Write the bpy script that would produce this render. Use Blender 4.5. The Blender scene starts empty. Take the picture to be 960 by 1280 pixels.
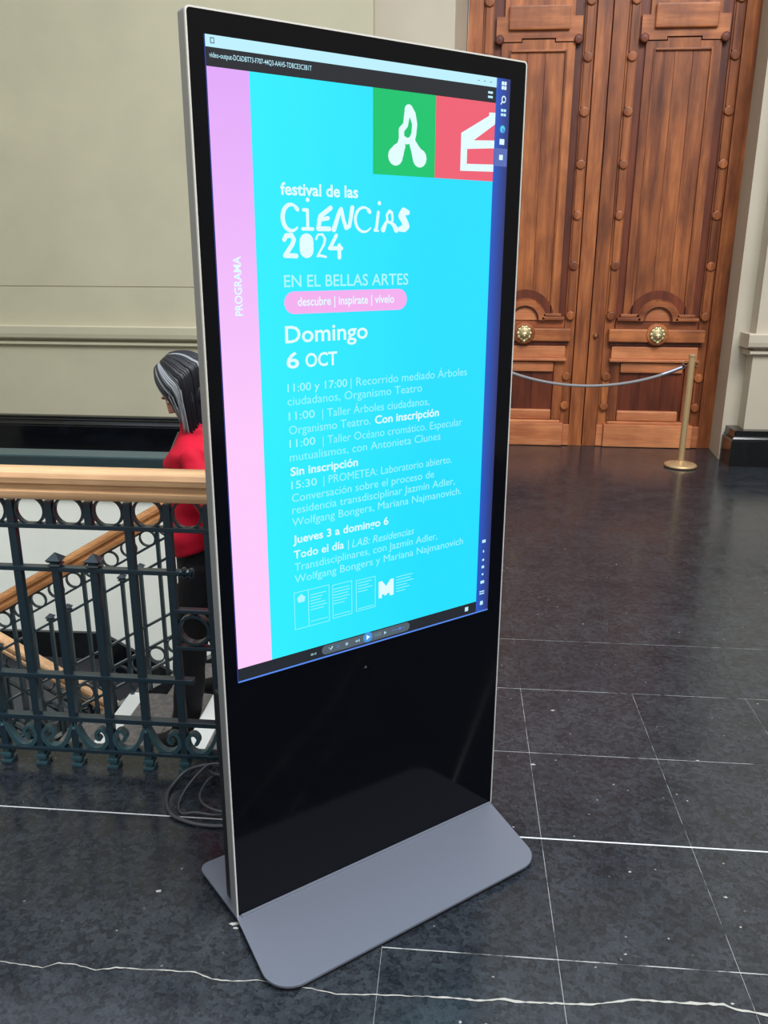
import bpy, bmesh, math, random
from mathutils import Vector, Matrix, Euler
random.seed(7)
SC = bpy.context.scene
COL = SC.collection
pi = math.pi

# ------------------------------------------------------------------ camera
CAM_H = 1.73657
yaw, pitch, roll, FPX = -0.08478, -0.30054, 0.00425, 1051.983
cam = bpy.data.cameras.new('camera'); cam_o = bpy.data.objects.new('camera', cam); COL.objects.link(cam_o)
cam.sensor_fit = 'VERTICAL'; cam.sensor_height = 36.0; cam.sensor_width = 27.0
cam.lens = FPX / 1280 * 36.0; cam.clip_end = 200
fw = Vector((math.sin(yaw)*math.cos(pitch), math.cos(yaw)*math.cos(pitch), math.sin(pitch)))
rt = Vector((math.cos(yaw), -math.sin(yaw), 0)); up = rt.cross(fw)
r2 = rt*math.cos(roll) + up*math.sin(roll); u2 = -rt*math.sin(roll) + up*math.cos(roll)
M3 = Matrix((r2, u2, -fw)).transposed()
cam_o.matrix_world = Matrix.Translation((0, 0, CAM_H)) @ M3.to_4x4()
SC.camera = cam_o

# ------------------------------------------------------------------ light
SC.view_settings.view_transform = 'Standard'; SC.view_settings.look = 'None'
SC.view_settings.gamma = 1; SC.view_settings.use_curve_mapping = False
SC.view_settings.exposure = 0.0
SC.cycles.max_bounces = 6
W = bpy.data.worlds.new('daylight'); SC.world = W; W.use_nodes = True
nt = W.node_tree; nt.nodes.clear()
tc = nt.nodes.new('ShaderNodeTexCoord'); sp = nt.nodes.new('ShaderNodeSeparateXYZ')
rp = nt.nodes.new('ShaderNodeValToRGB'); bg = nt.nodes.new('ShaderNodeBackground'); wo = nt.nodes.new('ShaderNodeOutputWorld')
nt.links.new(tc.outputs['Generated'], sp.inputs[0]); nt.links.new(sp.outputs['Z'], rp.inputs[0])
nt.links.new(rp.outputs[0], bg.inputs[0]); nt.links.new(bg.outputs[0], wo.inputs[0])
rp.color_ramp.elements[0].position = 0.0; rp.color_ramp.elements[0].color = (.30, .30, .29, 1)
rp.color_ramp.elements[1].position = 0.8; rp.color_ramp.elements[1].color = (.86, .93, 1.0, 1)
bg.inputs[1].default_value = 1.42
def area(name, loc, size, power, color=(1, 1, 1), rot=(0, 0, 0)):
    l = bpy.data.lights.new(name, 'AREA'); l.shape = 'RECTANGLE'; l.size, l.size_y = size; l.energy = power; l.color = color
    o = bpy.data.objects.new(name, l); COL.objects.link(o); o.location = loc; o.rotation_euler = rot; return o
area('skylight', (3.4, -.4, 9.0), (6.0, 5.0), 1500, (.95, .98, 1.0))

# ------------------------------------------------------------------ helpers
def srgb(r, g, b):
    f = lambda c: (c/255/12.92) if c/255 <= .04045 else ((c/255+.055)/1.055)**2.4
    return (f(r), f(g), f(b), 1)
def mat(name, color, rough=.5, metal=0, spec=.5, emit=None, coat=0):
    m = bpy.data.materials.new(name); m.use_nodes = True
    b = m.node_tree.nodes['Principled BSDF']
    b.inputs['Base Color'].default_value = color if len(color) == 4 else (*color, 1)
    b.inputs['Roughness'].default_value = rough; b.inputs['Metallic'].default_value = metal
    b.inputs['Specular IOR Level'].default_value = spec; b.inputs['Coat Weight'].default_value = coat
    if emit is not None:
        b.inputs['Emission Color'].default_value = emit; b.inputs['Emission Strength'].default_value = 1
    return m
def N(m, t, **kw):
    n = m.node_tree.nodes.new(t)
    for k, v in kw.items(): setattr(n, k, v)
    return n
def L(m, a, b): m.node_tree.links.new(a, b)
def coords(m, scale=(1, 1, 1), space='Object'):
    t = N(m, 'ShaderNodeTexCoord'); mp = N(m, 'ShaderNodeMapping'); mp.inputs['Scale'].default_value = scale
    L(m, t.outputs[space], mp.inputs[0]); return mp
def ramp(m, src, stops):
    r = N(m, 'ShaderNodeValToRGB'); cr = r.color_ramp
    while len(cr.elements) > 1: cr.elements.remove(cr.elements[-1])
    cr.elements[0].position = stops[0][0]; cr.elements[0].color = (*stops[0][1][:3], 1)
    for p_, c_ in stops[1:]:
        e = cr.elements.new(p_); e.color = (*c_[:3], 1)
    L(m, src, r.inputs[0]); return r
def P(m): return m.node_tree.nodes['Principled BSDF']
def bump(m, src, strength=.2, dist=.002):
    b = N(m, 'ShaderNodeBump'); b.inputs['Strength'].default_value = strength; b.inputs['Distance'].default_value = dist
    L(m, src, b.inputs['Height']); L(m, b.outputs[0], P(m).inputs['Normal'])
def noise(m, mp, scale, detail=4, rough=.55):
    n = N(m, 'ShaderNodeTexNoise'); n.inputs['Scale'].default_value = scale
    n.inputs['Detail'].default_value = detail; n.inputs['Roughness'].default_value = rough
    L(m, mp.outputs[0], n.inputs['Vector']); return n
def mix(m, a, b, f, mode='MIX'):
    x = N(m, 'ShaderNodeMix', data_type='RGBA', blend_type=mode)
    for s, v in ((6, a), (7, b)):
        if hasattr(v, 'links') or hasattr(v, 'is_linked'): L(m, v, x.inputs[s])
        else: x.inputs[s].default_value = (*v[:3], 1)
    if hasattr(f, 'is_linked'): L(m, f, x.inputs[0])
    else: x.inputs[0].default_value = f
    return x.outputs[2]

def wood(name, dark, light, axis='Z', rough=.42, vary=.42, freq=9):
    m = mat(name, light, rough)
    s = {'Z': (freq, freq, .7), 'X': (.7, freq, freq)}[axis]
    mp = coords(m, s); oi = N(m, 'ShaderNodeObjectInfo')
    off = N(m, 'ShaderNodeVectorMath', operation='SCALE'); comb = N(m, 'ShaderNodeCombineXYZ')
    for i in range(3): L(m, oi.outputs['Random'], comb.inputs[i])
    L(m, comb.outputs[0], off.inputs[0]); off.inputs['Scale'].default_value = 37
    add = N(m, 'ShaderNodeVectorMath', operation='ADD'); L(m, mp.outputs[0], add.inputs[0]); L(m, off.outputs[0], add.inputs[1])
    n1 = noise(m, add, 1.3, 6, .6); n2 = noise(m, add, 9, 3)
    c = ramp(m, n1.outputs[0], [(.30, dark), (.68, light)])
    c2 = ramp(m, n2.outputs[0], [(.35, (.72, .68, .66)), (.65, (1, 1, 1))])
    col = mix(m, c.outputs[0], c2.outputs[0], .6, 'MULTIPLY')
    r = ramp(m, oi.outputs['Random'], [(0, (1-vary, 1-vary*1.15, 1-vary*1.2)), (1, (1.0, 1.0, 1.0))])
    col = mix(m, col, r.outputs[0], .9, 'MULTIPLY')
    mp3 = coords(m, (1, 1, .45)); add3 = N(m, 'ShaderNodeVectorMath', operation='ADD'); L(m, mp3.outputs[0], add3.inputs[0]); L(m, off.outputs[0], add3.inputs[1])
    n3 = noise(m, add3, 4.5, 3); c3 = ramp(m, n3.outputs[0], [(.34, (1-vary*1.1, 1-vary*1.25, 1-vary*1.25)), (.55, (1, 1, 1)), (.75, (1.18, 1.16, 1.1))])
    col = mix(m, col, c3.outputs[0], .8, 'MULTIPLY')
    L(m, col, P(m).inputs['Base Color']); bump(m, n2.outputs[0], .12, .001)
    return m

M = {}
M['door'] = wood('door_wood_vertical', srgb(116, 54, 28), srgb(204, 124, 68))
M['door_h'] = wood('door_wood_horizontal', srgb(142, 72, 40), srgb(208, 130, 76), 'X')
M['door_l'] = wood('door_wood_light', srgb(182, 102, 62), srgb(226, 150, 100), 'X', vary=.15)
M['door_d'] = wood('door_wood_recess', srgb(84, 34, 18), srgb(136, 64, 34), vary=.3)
M['rail_wood'] = wood('handrail_wood', srgb(206, 156, 112), srgb(240, 198, 150), 'X', .3, .1, 14)
M['rail_wood2'] = wood('stair_handrail_wood', srgb(170, 112, 66), srgb(216, 158, 104), 'X', .32, .1, 12)
M['brass'] = mat('brass', srgb(196, 160, 112), .28, .9)
M['brass_pale'] = mat('satin_brass', srgb(204, 172, 128), .38, .55)
M['brass_old'] = mat('aged_brass', srgb(206, 190, 146), .38, .75)
M['iron'] = mat('painted_iron', srgb(15, 38, 49), .34, .0, .6, coat=.3)
_n = noise(M['iron'], coords(M['iron']), 60, 3); bump(M['iron'], _n.outputs[0], .25, .001)
M['iron_b'] = mat('painted_iron_highlit', srgb(42, 72, 80), .38, .0, .6)  # same iron paint, lightened: highlights on the scrollwork put into the colour
M['silver'] = mat('brushed_aluminium', srgb(150, 150, 152), .4, .35)
M['silver_edge'] = mat('polished_edge', srgb(222, 220, 216), .3, .4)
M['plate'] = mat('powder_coated_steel', srgb(104, 109, 122), .42, .25)
_n = noise(M['plate'], coords(M['plate']), 900, 2); bump(M['plate'], _n.outputs[0], .1, .0005)
M['black'] = mat('black_plastic', srgb(14, 16, 20), .5)
M['glass_black'] = mat('black_screen_glass', (.0012, .0018, .0035), .10, 0, .16)
M['cable'] = mat('cable_rubber', srgb(58, 60, 66), .3)
M['rope'] = mat('grey_rope', srgb(132, 130, 132), .6)
M['chrome'] = mat('chrome', srgb(150, 150, 165), .35, .9)

def plaster(name, color, amt=.06):
    m = mat(name, color, .62, 0, .35)
    mp = coords(m, (1, 1, 1)); n = noise(m, mp, 1.7, 5); n2 = noise(m, mp, 60, 2)
    a = [c*(1-amt) for c in color[:3]]; b = [min(1, c*(1+amt)) for c in color[:3]]
    c = ramp(m, n.outputs[0], [(.3, a), (.7, b)]); L(m, c.outputs[0], P(m).inputs['Base Color']); bump(m, n2.outputs[0], .08, .001)
    return m
M['wall'] = plaster('beige_wall_paint', srgb(190, 184, 160))
M['wall2'] = plaster('warm_grey_wall_paint', srgb(188, 178, 160))
M['stairwall'] = plaster('pale_grey_wall_paint', srgb(236, 238, 230), .04)
def marble_black(name):
    m = mat(name, srgb(12, 15, 20), .16, 0, .6)
    n = noise(m, coords(m), 6, 8, .7)
    c = ramp(m, n.outputs[0], [(.5, srgb(9, 11, 15)), (.72, srgb(20, 25, 32)), (.78, srgb(46, 52, 60))]); L(m, c.outputs[0], P(m).inputs['Base Color']); return m
M['plinth'] = marble_black('black_marble')

def terrazzo():
    m = mat('dark_speckled_stone', srgb(40, 44, 50), .24, 0, .5)
    mp = coords(m, (1, 1, 1)); oi = N(m, 'ShaderNodeObjectInfo')
    g = N(m, 'ShaderNodeNewGeometry')
    wn = N(m, 'ShaderNodeTexNoise'); wn.inputs['Scale'].default_value = 45; L(m, g.outputs['Position'], wn.inputs['Vector'])
    ad = N(m, 'ShaderNodeVectorMath', operation='MULTIPLY_ADD'); L(m, wn.outputs['Color'], ad.inputs[0]); ad.inputs[1].default_value = (.012, .012, .012); L(m, g.outputs['Position'], ad.inputs[2])
    v = N(m, 'ShaderNodeTexVoronoi'); v.inputs['Scale'].default_value = 66; L(m, ad.outputs[0], v.inputs['Vector'])
    sx_ = N(m, 'ShaderNodeSeparateColor'); L(m, v.outputs['Color'], sx_.inputs[0])
    cr_ = ramp(m, sx_.outputs[0], [(.0, srgb(18, 20, 25)), (.28, srgb(24, 27, 32)), (.42, srgb(36, 40, 46)), (1, srgb(50, 55, 61))])
    nf = N(m, 'ShaderNodeTexNoise'); nf.inputs['Scale'].default_value = 120; nf.inputs['Detail'].default_value = 3; L(m, g.outputs['Position'], nf.inputs['Vector'])
    cf = ramp(m, nf.outputs[0], [(.35, srgb(26, 29, 34)), (.68, srgb(56, 61, 67))])
    c = type('o', (), {'outputs': [mix(m, cr_.outputs[0], cf.outputs[0], .45)]})
    n = N(m, 'ShaderNodeTexNoise'); n.inputs['Scale'].default_value = 7; n.inputs['Detail'].default_value = 7; L(m, g.outputs['Position'], n.inputs['Vector'])
    c2 = ramp(m, n.outputs[0], [(.3, (.62, .66, .70)), (.7, (1.15, 1.15, 1.15))])
    col = mix(m, c.outputs[0], c2.outputs[0], .9, 'MULTIPLY')
    # pale chips and scratches worn into the stone
    v2 = N(m, 'ShaderNodeTexVoronoi'); v2.inputs['Scale'].default_value = 21; L(m, ad.outputs[0], v2.inputs['Vector'])
    f = ramp(m, v2.outputs['Distance'], [(.05, (1, 1, 1)), (.08, (0, 0, 0))])
    n3 = N(m, 'ShaderNodeTexNoise'); n3.inputs['Scale'].default_value = 5; L(m, g.outputs['Position'], n3.inputs['Vector'])
    f2 = ramp(m, n3.outputs[0], [(.48, (0, 0, 0)), (.62, (1, 1, 1))])
    ff = mix(m, f.outputs[0], f2.outputs[0], 1, 'MULTIPLY')
    col = mix(m, col, srgb(150, 148, 146), ff)
    r = ramp(m, oi.outputs['Random'], [(0, (.86, .87, .9)), (1, (1.06, 1.06, 1.04))]); col = mix(m, col, r.outputs[0], .9, 'MULTIPLY')
    L(m, col, P(m).inputs['Base Color'])
    rr = ramp(m, n.outputs[0], [(.3, (.15, .15, .15)), (.75, (.26, .26, .26))]); L(m, rr.outputs[0], P(m).inputs['Roughness'])
    n4 = N(m, 'ShaderNodeTexNoise'); n4.inputs['Scale'].default_value = 9; L(m, g.outputs['Position'], n4.inputs['Vector']); bump(m, n4.outputs[0], .08, .003)
    return m
M['stone'] = terrazzo()
M['grout'] = mat('grout', srgb(120, 120, 120), .8)
_n = noise(M['grout'], coords(M['grout']), 14, 4); _c = ramp(M['grout'], _n.outputs[0], [(.36, srgb(60, 62, 66)), (.50, srgb(158, 158, 158))]); L(M['grout'], _c.outputs[0], P(M['grout']).inputs['Base Color'])
M['grout_white'] = mat('white_grout', srgb(196, 198, 200), .8)
M['crack'] = mat('pale_crack_filler', srgb(158, 156, 150), .8)
def tread_mat():
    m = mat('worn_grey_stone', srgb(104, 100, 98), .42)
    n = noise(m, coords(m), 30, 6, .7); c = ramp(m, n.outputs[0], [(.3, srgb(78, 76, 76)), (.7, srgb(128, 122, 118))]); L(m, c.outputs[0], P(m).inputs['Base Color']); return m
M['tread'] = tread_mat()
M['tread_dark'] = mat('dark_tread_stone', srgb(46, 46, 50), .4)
M['nosing'] = mat('white_marble', srgb(222, 224, 220), .3)
M['kerb'] = mat('teal_grey_stone', srgb(72, 94, 98), .35)

def wm(o):
    m_ = Matrix.Identity(4)
    while o is not None:
        m_ = Matrix.LocRotScale(o.location, o.rotation_euler, o.scale) @ m_; o = o.parent
    return m_
def thing(name, label=None, cat=None, loc=(0, 0, 0), rz=0, group=None, kind=None, parent=None):
    o = bpy.data.objects.new(name, None); o.empty_display_size = .1; COL.objects.link(o)
    o.location = loc; o.rotation_euler = (0, 0, rz); o.parent = parent
    if label: o['label'] = label
    if cat: o['category'] = cat
    if group: o['group'] = group
    if kind: o['kind'] = kind
    return o
def link_mesh(me, name, m, parent=None, label=None, kind=None, smooth=False):
    o = bpy.data.objects.new(name, me); COL.objects.link(o)
    if m is not None: me.materials.append(m)
    if parent: o.parent = parent
    if label: o['label'] = label
    if kind: o['kind'] = kind
    if smooth:
        me.polygons.foreach_set('use_smooth', [True]*len(me.polygons)); me.update()
    return o
class MB:
    """collects shapes in world space (or in the parent's space with local=True)"""
    def __init__(s): s.v = []; s.f = []
    def add(s, v, f):
        b = len(s.v); s.v += [Vector(q) for q in v]; s.f += [tuple(i+b for i in q) for q in f]; return s
    def box(s, x0, x1, y0, y1, z0, z1, bev=0):
        if bev <= 0:
            v = [(x, y, z) for x in (x0, x1) for y in (y0, y1) for z in (z0, z1)]
            return s.add(v, [(0, 1, 3, 2), (4, 6, 7, 5), (0, 4, 5, 1), (2, 3, 7, 6), (0, 2, 6, 4), (1, 5, 7, 3)])
        b_ = bmesh.new(); bmesh.ops.create_cube(b_, size=1)
        for q in b_.verts: q.co = Vector(((x0+x1)/2+q.co.x*(x1-x0), (y0+y1)/2+q.co.y*(y1-y0), (z0+z1)/2+q.co.z*(z1-z0)))
        bmesh.ops.bevel(b_, geom=list(b_.edges), offset=bev, segments=2, affect='EDGES', profile=.6)
        b_.verts.index_update(); s.add([q.co for q in b_.verts], [[q.index for q in f.verts] for f in b_.faces]); b_.free(); return s
    def prism(s, pts, fn, d0, d1, d2=None, inset=0):
        """pts 2D polygon; fn(p, d) -> 3D; extruded from d0 to d1"""
        n = len(pts); v = [fn(q, d0) for q in pts] + [fn(q, d1) for q in pts]
        f = [tuple(range(n))[::-1], tuple(range(n, 2*n))] + [(i, (i+1) % n, n+(i+1) % n, n+i) for i in range(n)]
        return s.add(v, f)
    def tube(s, path, r, n=8, closed=False, cap=True, flat=None):
        path = [Vector(q) for q in path]; k = len(path)
        rs = r if isinstance(r, (list, tuple)) else [r]*k
        tg = []
        for i in range(k):
            a = path[(i-1) % k] if (closed or i > 0) else path[i]; b = path[(i+1) % k] if (closed or i < k-1) else path[i]
            tg.append((b-a).normalized())
        ref = Vector((0, 0, 1)) if abs(tg[0].z) < .9 else Vector((1, 0, 0))
        u = (ref - tg[0]*ref.dot(tg[0])).normalized(); v = []
        for i in range(k):
            u = (u - tg[i]*u.dot(tg[i])).normalized(); w = tg[i].cross(u)
            for j in range(n):
                a = 2*pi*j/n; v.append(path[i] + (u*math.cos(a) + w*math.sin(a)*(flat or 1))*rs[i])
        f = []
        for i in range(k if closed else k-1):
            for j in range(n):
                a = i*n+j; b = i*n+(j+1) % n; c = ((i+1) % k)*n+(j+1) % n; d = ((i+1) % k)*n+j; f.append((a, b, c, d))
        if cap and not closed: f += [tuple(range(n))[::-1], tuple(range((k-1)*n, k*n))]
        return s.add(v, f)
    def lathe(s, prof, origin, axis='Z', n=24):
        """prof: list of (r, h) bottom to top"""
        o = Vector(origin); v = []; f = []
        A = {'Z': (Vector((1, 0, 0)), Vector((0, 1, 0)), Vector((0, 0, 1))), '-Y': (Vector((1, 0, 0)), Vector((0, 0, 1)), Vector((0, -1, 0)))}[axis]
        for r, h in prof:
            for j in range(n): a = 2*pi*j/n; v.append(o + A[0]*r*math.cos(a) + A[1]*r*math.sin(a) + A[2]*h)
        k = len(prof)
        for i in range(k-1):
            for j in range(n): f.append((i*n+j, i*n+(j+1) % n, (i+1)*n+(j+1) % n, (i+1)*n+j))
        f += [tuple(range(n))[::-1], tuple(range((k-1)*n, k*n))]
        return s.add(v, f)
    def loft(s, rings, n=20):
        """rings: (cx, cy, cz, rx, ry)"""
        v = []
        for cx, cy, cz, rx, ry in rings:
            for j in range(n): a = 2*pi*j/n; v.append((cx+rx*math.cos(a), cy+ry*math.sin(a), cz))
        k = len(rings); f = []
        for i in range(k-1):
            for j in range(n): f.append((i*n+j, i*n+(j+1) % n, (i+1)*n+(j+1) % n, (i+1)*n+j))
        f += [tuple(range(n))[::-1], tuple(range((k-1)*n, k*n))]
        return s.add(v, f)
    def ellipsoid(s, c, r, rot=None, nu=20, nv=12):
        c = Vector(c); v = [c + (rot @ Vector((0, 0, -r[2])) if rot else Vector((0, 0, -r[2])))]; f = []
        for i in range(1, nv):
            t = pi*i/nv - pi/2
            for j in range(nu):
                a = 2*pi*j/nu; q = Vector((r[0]*math.cos(t)*math.cos(a), r[1]*math.cos(t)*math.sin(a), r[2]*math.sin(t)))
                v.append(c + (rot @ q if rot else q))
        v.append(c + (rot @ Vector((0, 0, r[2])) if rot else Vector((0, 0, r[2]))))
        for j in range(nu): f.append((0, 1+(j+1) % nu, 1+j))
        for i in range(nv-2):
            for j in range(nu): a = 1+i*nu; f.append((a+j, a+(j+1) % nu, a+nu+(j+1) % nu, a+nu+j))
        l = 1+(nv-2)*nu
        for j in range(nu): f.append((l+j, l+(j+1) % nu, len(v)-1))
        return s.add(v, f)
    def mesh(s, name, parent=None, local=False, fix=True):
        vs = s.v
        if parent is not None and not local:
            inv = wm(parent).inverted(); vs = [inv @ q for q in vs]
        me = bpy.data.meshes.new(name); me.from_pydata([tuple(q) for q in vs], [], s.f)
        if fix:
            b_ = bmesh.new(); b_.from_mesh(me); bmesh.ops.recalc_face_normals(b_, faces=b_.faces); b_.to_mesh(me); b_.free()
        me.update(); return me
    def build(s, name, m, parent=None, label=None, kind=None, smooth=False, local=False, fix=True):
        return link_mesh(s.mesh(name, parent, local, fix), name, m, parent, label, kind, smooth)
def smooth_by_angle(o, deg=40):
    me = o.data; b_ = bmesh.new(); b_.from_mesh(me)
    for f in b_.faces: f.smooth = True
    for e in b_.edges:
        if len(e.link_faces) == 2 and e.calc_face_angle(0) > math.radians(deg): e.smooth = False
    b_.to_mesh(me); b_.free(); return o
XZ = lambda q, d: (q[0], d, q[1])

# ------------------------------------------------------------------ structure: floor
OX0, OX1, OY0, OY1 = -4.3, -0.70, 2.60, 6.30       # stairwell opening
FX0, FX1, FY0, FY1 = -6.2, 5.0, -1.5, 7.9
floor = MB()
for a in ((FX0, FX1, FY0, OY0), (FX0, FX1, OY1, FY1+.1), (FX0, OX0, OY0, OY1), (OX1, FX1, OY0, OY1)):
    floor.box(a[0], a[1], a[2], a[3], -.16, -.0012)
floor = floor.build('floor', M['grout'], kind='structure')
def project(p_):
    q = Vector(p_) - Vector((0, 0, CAM_H)); d = q.dot(fw)
    if d < .05: return (-9e9, 0)
    return (480 + FPX*q.dot(r2)/d, 640 - FPX*q.dot(u2)/d)
TX, TY = .4543, .4696
XS = [-.150 + TX*k for k in range(-14, 13)]; YS = [2.2272 + TY*k for k in range(-8, 13)]
rest = MB(); ntile = 0
def clip_rects(x0, x1, y0, y1):
    x0, x1, y0, y1 = max(x0, FX0), min(x1, FX1), max(y0, FY0), min(y1, FY1)
    if x1-x0 < .01 or y1-y0 < .01: return []
    if x1 <= OX0 or x0 >= OX1 or y1 <= OY0 or y0 >= OY1: return [(x0, x1, y0, y1)]
    out = []
    if y0 < OY0: out.append((x0, x1, y0, OY0))
    if y1 > OY1: out.append((x0, x1, OY1, y1))
    ya, yb = max(y0, OY0), min(y1, OY1)
    if x0 < OX0: out.append((x0, OX0, ya, yb))
    if x1 > OX1: out.append((OX1, x1, ya, yb))
    return out
for i in range(len(XS)-1):
    for j in range(len(YS)-1):
        def gy(y): return .0030 if abs(y-2.2272) < .01 else (.0022 if (y < 3.7 and XS[i] > -.2) else .0004)
        ga, gb = gy(YS[j]), gy(YS[j+1])
        g = (.0009 if YS[j] < 3.0 else .0003) if XS[i] > -.25 else .0003
        for (x0, x1, y0, y1) in clip_rects(XS[i]+g, XS[i+1]-g, YS[j]+ga, YS[j+1]-gb):
            vis = False
            for fx in (0, .5, 1):
                for fy in (0, .5, 1):
                    u_, v_ = project((x0+(x1-x0)*fx, y0+(y1-y0)*fy, 0))
                    if -30 < u_ < 990 and 200 < v_ < 1310: vis = True
            dz = random.uniform(-.0003, .0003)
            if vis and ntile < 290:
                MB().box(x0, x1, y0, y1, -.02, dz).build('tile', M['stone'], floor); ntile += 1
            else: rest.box(x0, x1, y0, y1, -.02, dz)
rest.build('distant_tiles', M['stone'], floor, kind='stuff')
# white grout line in the widest joint
MB().box(FX0, FX1, 2.2243, 2.2301, -.006, -.0004).build('grout_line', M['grout_white'], floor)
# wandering pale crack
CR = [(-2.0, 1.60), (-1.5, 1.612), (-1.3, 1.63), (-1.117, 1.623), (-1.061, 1.618), (-1.0, 1.613), (-0.966, 1.631), (-0.92, 1.63), (-0.862, 1.618), (-0.815, 1.63), (-0.742, 1.631), (-0.67, 1.633), (-0.613, 1.635), (-0.563, 1.618), (-0.512, 1.615), (-0.453, 1.625), (-0.31, 1.612), (-0.249, 1.601), (-0.151, 1.608), (-0.015, 1.615), (0.102, 1.614), (0.16, 1.624), (0.198, 1.618), (0.371, 1.627), (0.47, 1.65), (0.584, 1.651), (0.689, 1.656), (0.714, 1.644), (0.785, 1.635), (1.0, 1.63), (1.4, 1.61), (2.0, 1.63)]
top = []; bot = []
rr = random.Random(3)
for (x0, y0), (x1, y1) in zip(CR[:-1], CR[1:]):
    k = max(1, int((x1-x0)/.012))
    for i in range(k):
        t = i/k; x = x0+(x1-x0)*t; y = y0+(y1-y0)*t + rr.uniform(-.0012, .0012)
        w = (.0014 if x < 0 else .0024) * rr.uniform(.45, 1.5)
        if .15 < x < .21: w *= 1.8
        if x > .6: w *= 1.4
        top.append((x, y+w)); bot.append((x, y-w))
v = [(a, b, .0012) for a, b in top] + [(a, b, .0012) for a, b in bot]; n_ = len(top)
cb = MB().add(v, [(i, i+1, n_+i+1, n_+i) for i in range(n_-1)])
cb.build('crack_filler', M['crack'], floor)
# loose flecks of paint on the stone
fl = MB()
for (x, y, s_) in ((-.80, 1.90, .010), (-.555, 1.80, .011), (-.545, 1.785, .007), (-.60, 2.13, .005), (.66, 1.655, .008), (.71, 1.66, .005), (.48, 1.79, .004),
                   (-.63, 2.115, .004), (-.49, 1.79, .004), (.9, 2.7, .006), (.42, 3.0, .007), (.31, 2.62, .009), (1.1, 2.5, .006), (.55, 2.1, .005), (.8, 2.02, .006)):
    n_ = 7; pts = [(x+s_*math.cos(a)*rr.uniform(.6, 1.4), y+.5*s_*math.sin(a)*rr.uniform(.6, 1.4)) for a in [2*pi*k/n_ for k in range(n_)]]
    fl.prism(pts, lambda q, d: (q[0], q[1], d), .0003, .0013)
fl.build('paint_fleck', M['crack'], floor, kind='stuff')
# step trim between wells
tr = thing('trim_1', kind='structure')
MB().box(-4.3, -.70, 6.29, 6.50, .002, .172, .004).build('kerb_stone', M['kerb'], tr)  # lighter teal than the face: skylight on the top put into the colour
MB().box(-4.3, -.70, 6.262, 6.289, -.165, .160).build('kerb_face', mat('dark_teal_paint', srgb(30, 50, 56), .4), tr)
MB().box(-4.3, -.70, 2.585, 2.60, -.16, -.002).build('near_edge', M['kerb'], tr)

# ------------------------------------------------------------------ structure: walls
H = 6.5
def panel_wall(name, boxes, m):
    w = thing(name, kind='structure')
    for nm, b in boxes: MB().box(*b).build(nm, m, w)
    return w
wl = thing('wall_left', kind='structure')
MB().box(-6.2, -.72, 7.30, 7.60, 1.437, H).build('wall_panel', M['wall'], wl)
MB().box(-6.2, -.72, 7.30, 7.60, 0, 1.431).build('wall_panel', M['wall'], wl)
MB().box(-6.2, -.72, 7.31, 7.62, 1.428, 1.440).build('joint', M['wall'], wl)
wb = thing('wall_back', kind='structure')
MB().add([(-.73, 7.45, 0), (-.09, 7.45, 0), (.012, 7.9, 0), (.012, 8.1, 0), (-.73, 8.1, 0)] + [(-.73, 7.45, H), (-.09, 7.45, H), (.012, 7.9, H), (.012, 8.1, H), (-.73, 8.1, H)],
         [(0, 1, 2, 3, 4), (5, 9, 8, 7, 6), (0, 5, 6, 1), (1, 6, 7, 2), (2, 7, 8, 3), (3, 8, 9, 4), (4, 9, 5, 0)]).build('door_pier', M['wall2'], wb)
MB().add([(2.358, 7.9, 0), (2.315, 7.44, 0), (5.0, 7.44, 0), (5.0, 8.1, 0), (2.358, 8.1, 0)] + [(2.358, 7.9, H), (2.315, 7.44, H), (5.0, 7.44, H), (5.0, 8.1, H), (2.358, 8.1, H)],
         [(0, 1, 2, 3, 4), (5, 9, 8, 7, 6), (0, 5, 6, 1), (1, 6, 7, 2), (2, 7, 8, 3), (3, 8, 9, 4), (4, 9, 5, 0)]).build('door_pier', M['wall2'], wb)
MB().box(2.445, 5.0, 7.28, 7.45, 0, H, .004).build('pilaster', M['wall2'], wb)
MB().box(-.1, 2.4, 7.44, 8.1, 4.62, H).build('lintel', M['wall2'], wb)
# chair rails
def molding(name, x0, x1, yface, prof, m, parent, ret=False):
    """profile (d, z) pushed out of the wall along -Y"""
    pts = prof
    fn = lambda q, d: (d, yface-q[0], q[1])
    return MB().prism(pts, fn, x0, x1).build(name, m, parent)
RAIL_TOP = [(0, .985), (0, 1.10), (.055, 1.105), (.075, 1.095), (.075, 1.035), (.068, 1.0), (.05, .985)]
RAIL_LOW = [(0, .925), (0, .97), (.014, .968), (.035, .958), (.038, .94), (.02, .925)]
t2 = thing('trim_2', kind='structure')
molding('chair_rail', -6.2, -.72, 7.30, RAIL_TOP, M['wall'], t2); molding('fillet', -6.2, -.72, 7.30, RAIL_LOW, M['wall'], t2)
t3 = thing('trim_3', kind='structure')
molding('chair_rail', 2.372, 5.0, 7.28, RAIL_TOP, M['wall2'], t3); MB().box(2.372, 2.445, 7.28, 7.44, .985, 1.10).build('rail_return', M['wall2'], t3)
molding('fillet', 2.405, 5.0, 7.28, RAIL_LOW, M['wall2'], t3); MB().box(2.405, 2.445, 7.28, 7.44, .925, .97).build('fillet_return', M['wall2'], t3)
PL = [(0, 0), (0, .305), (.05, .300), (.06, .292), (.06, .282), (.075, .272), (.075, .262), (.09, .25), (.10, .235), (.10, .225), (.11, .22), (.11, 0)]
b1 = thing('baseboard_left', kind='structure'); molding('marble_plinth', -6.2, -.70, 7.30, PL, M['plinth'], b1)
b2 = thing('baseboard_back', kind='structure')
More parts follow.
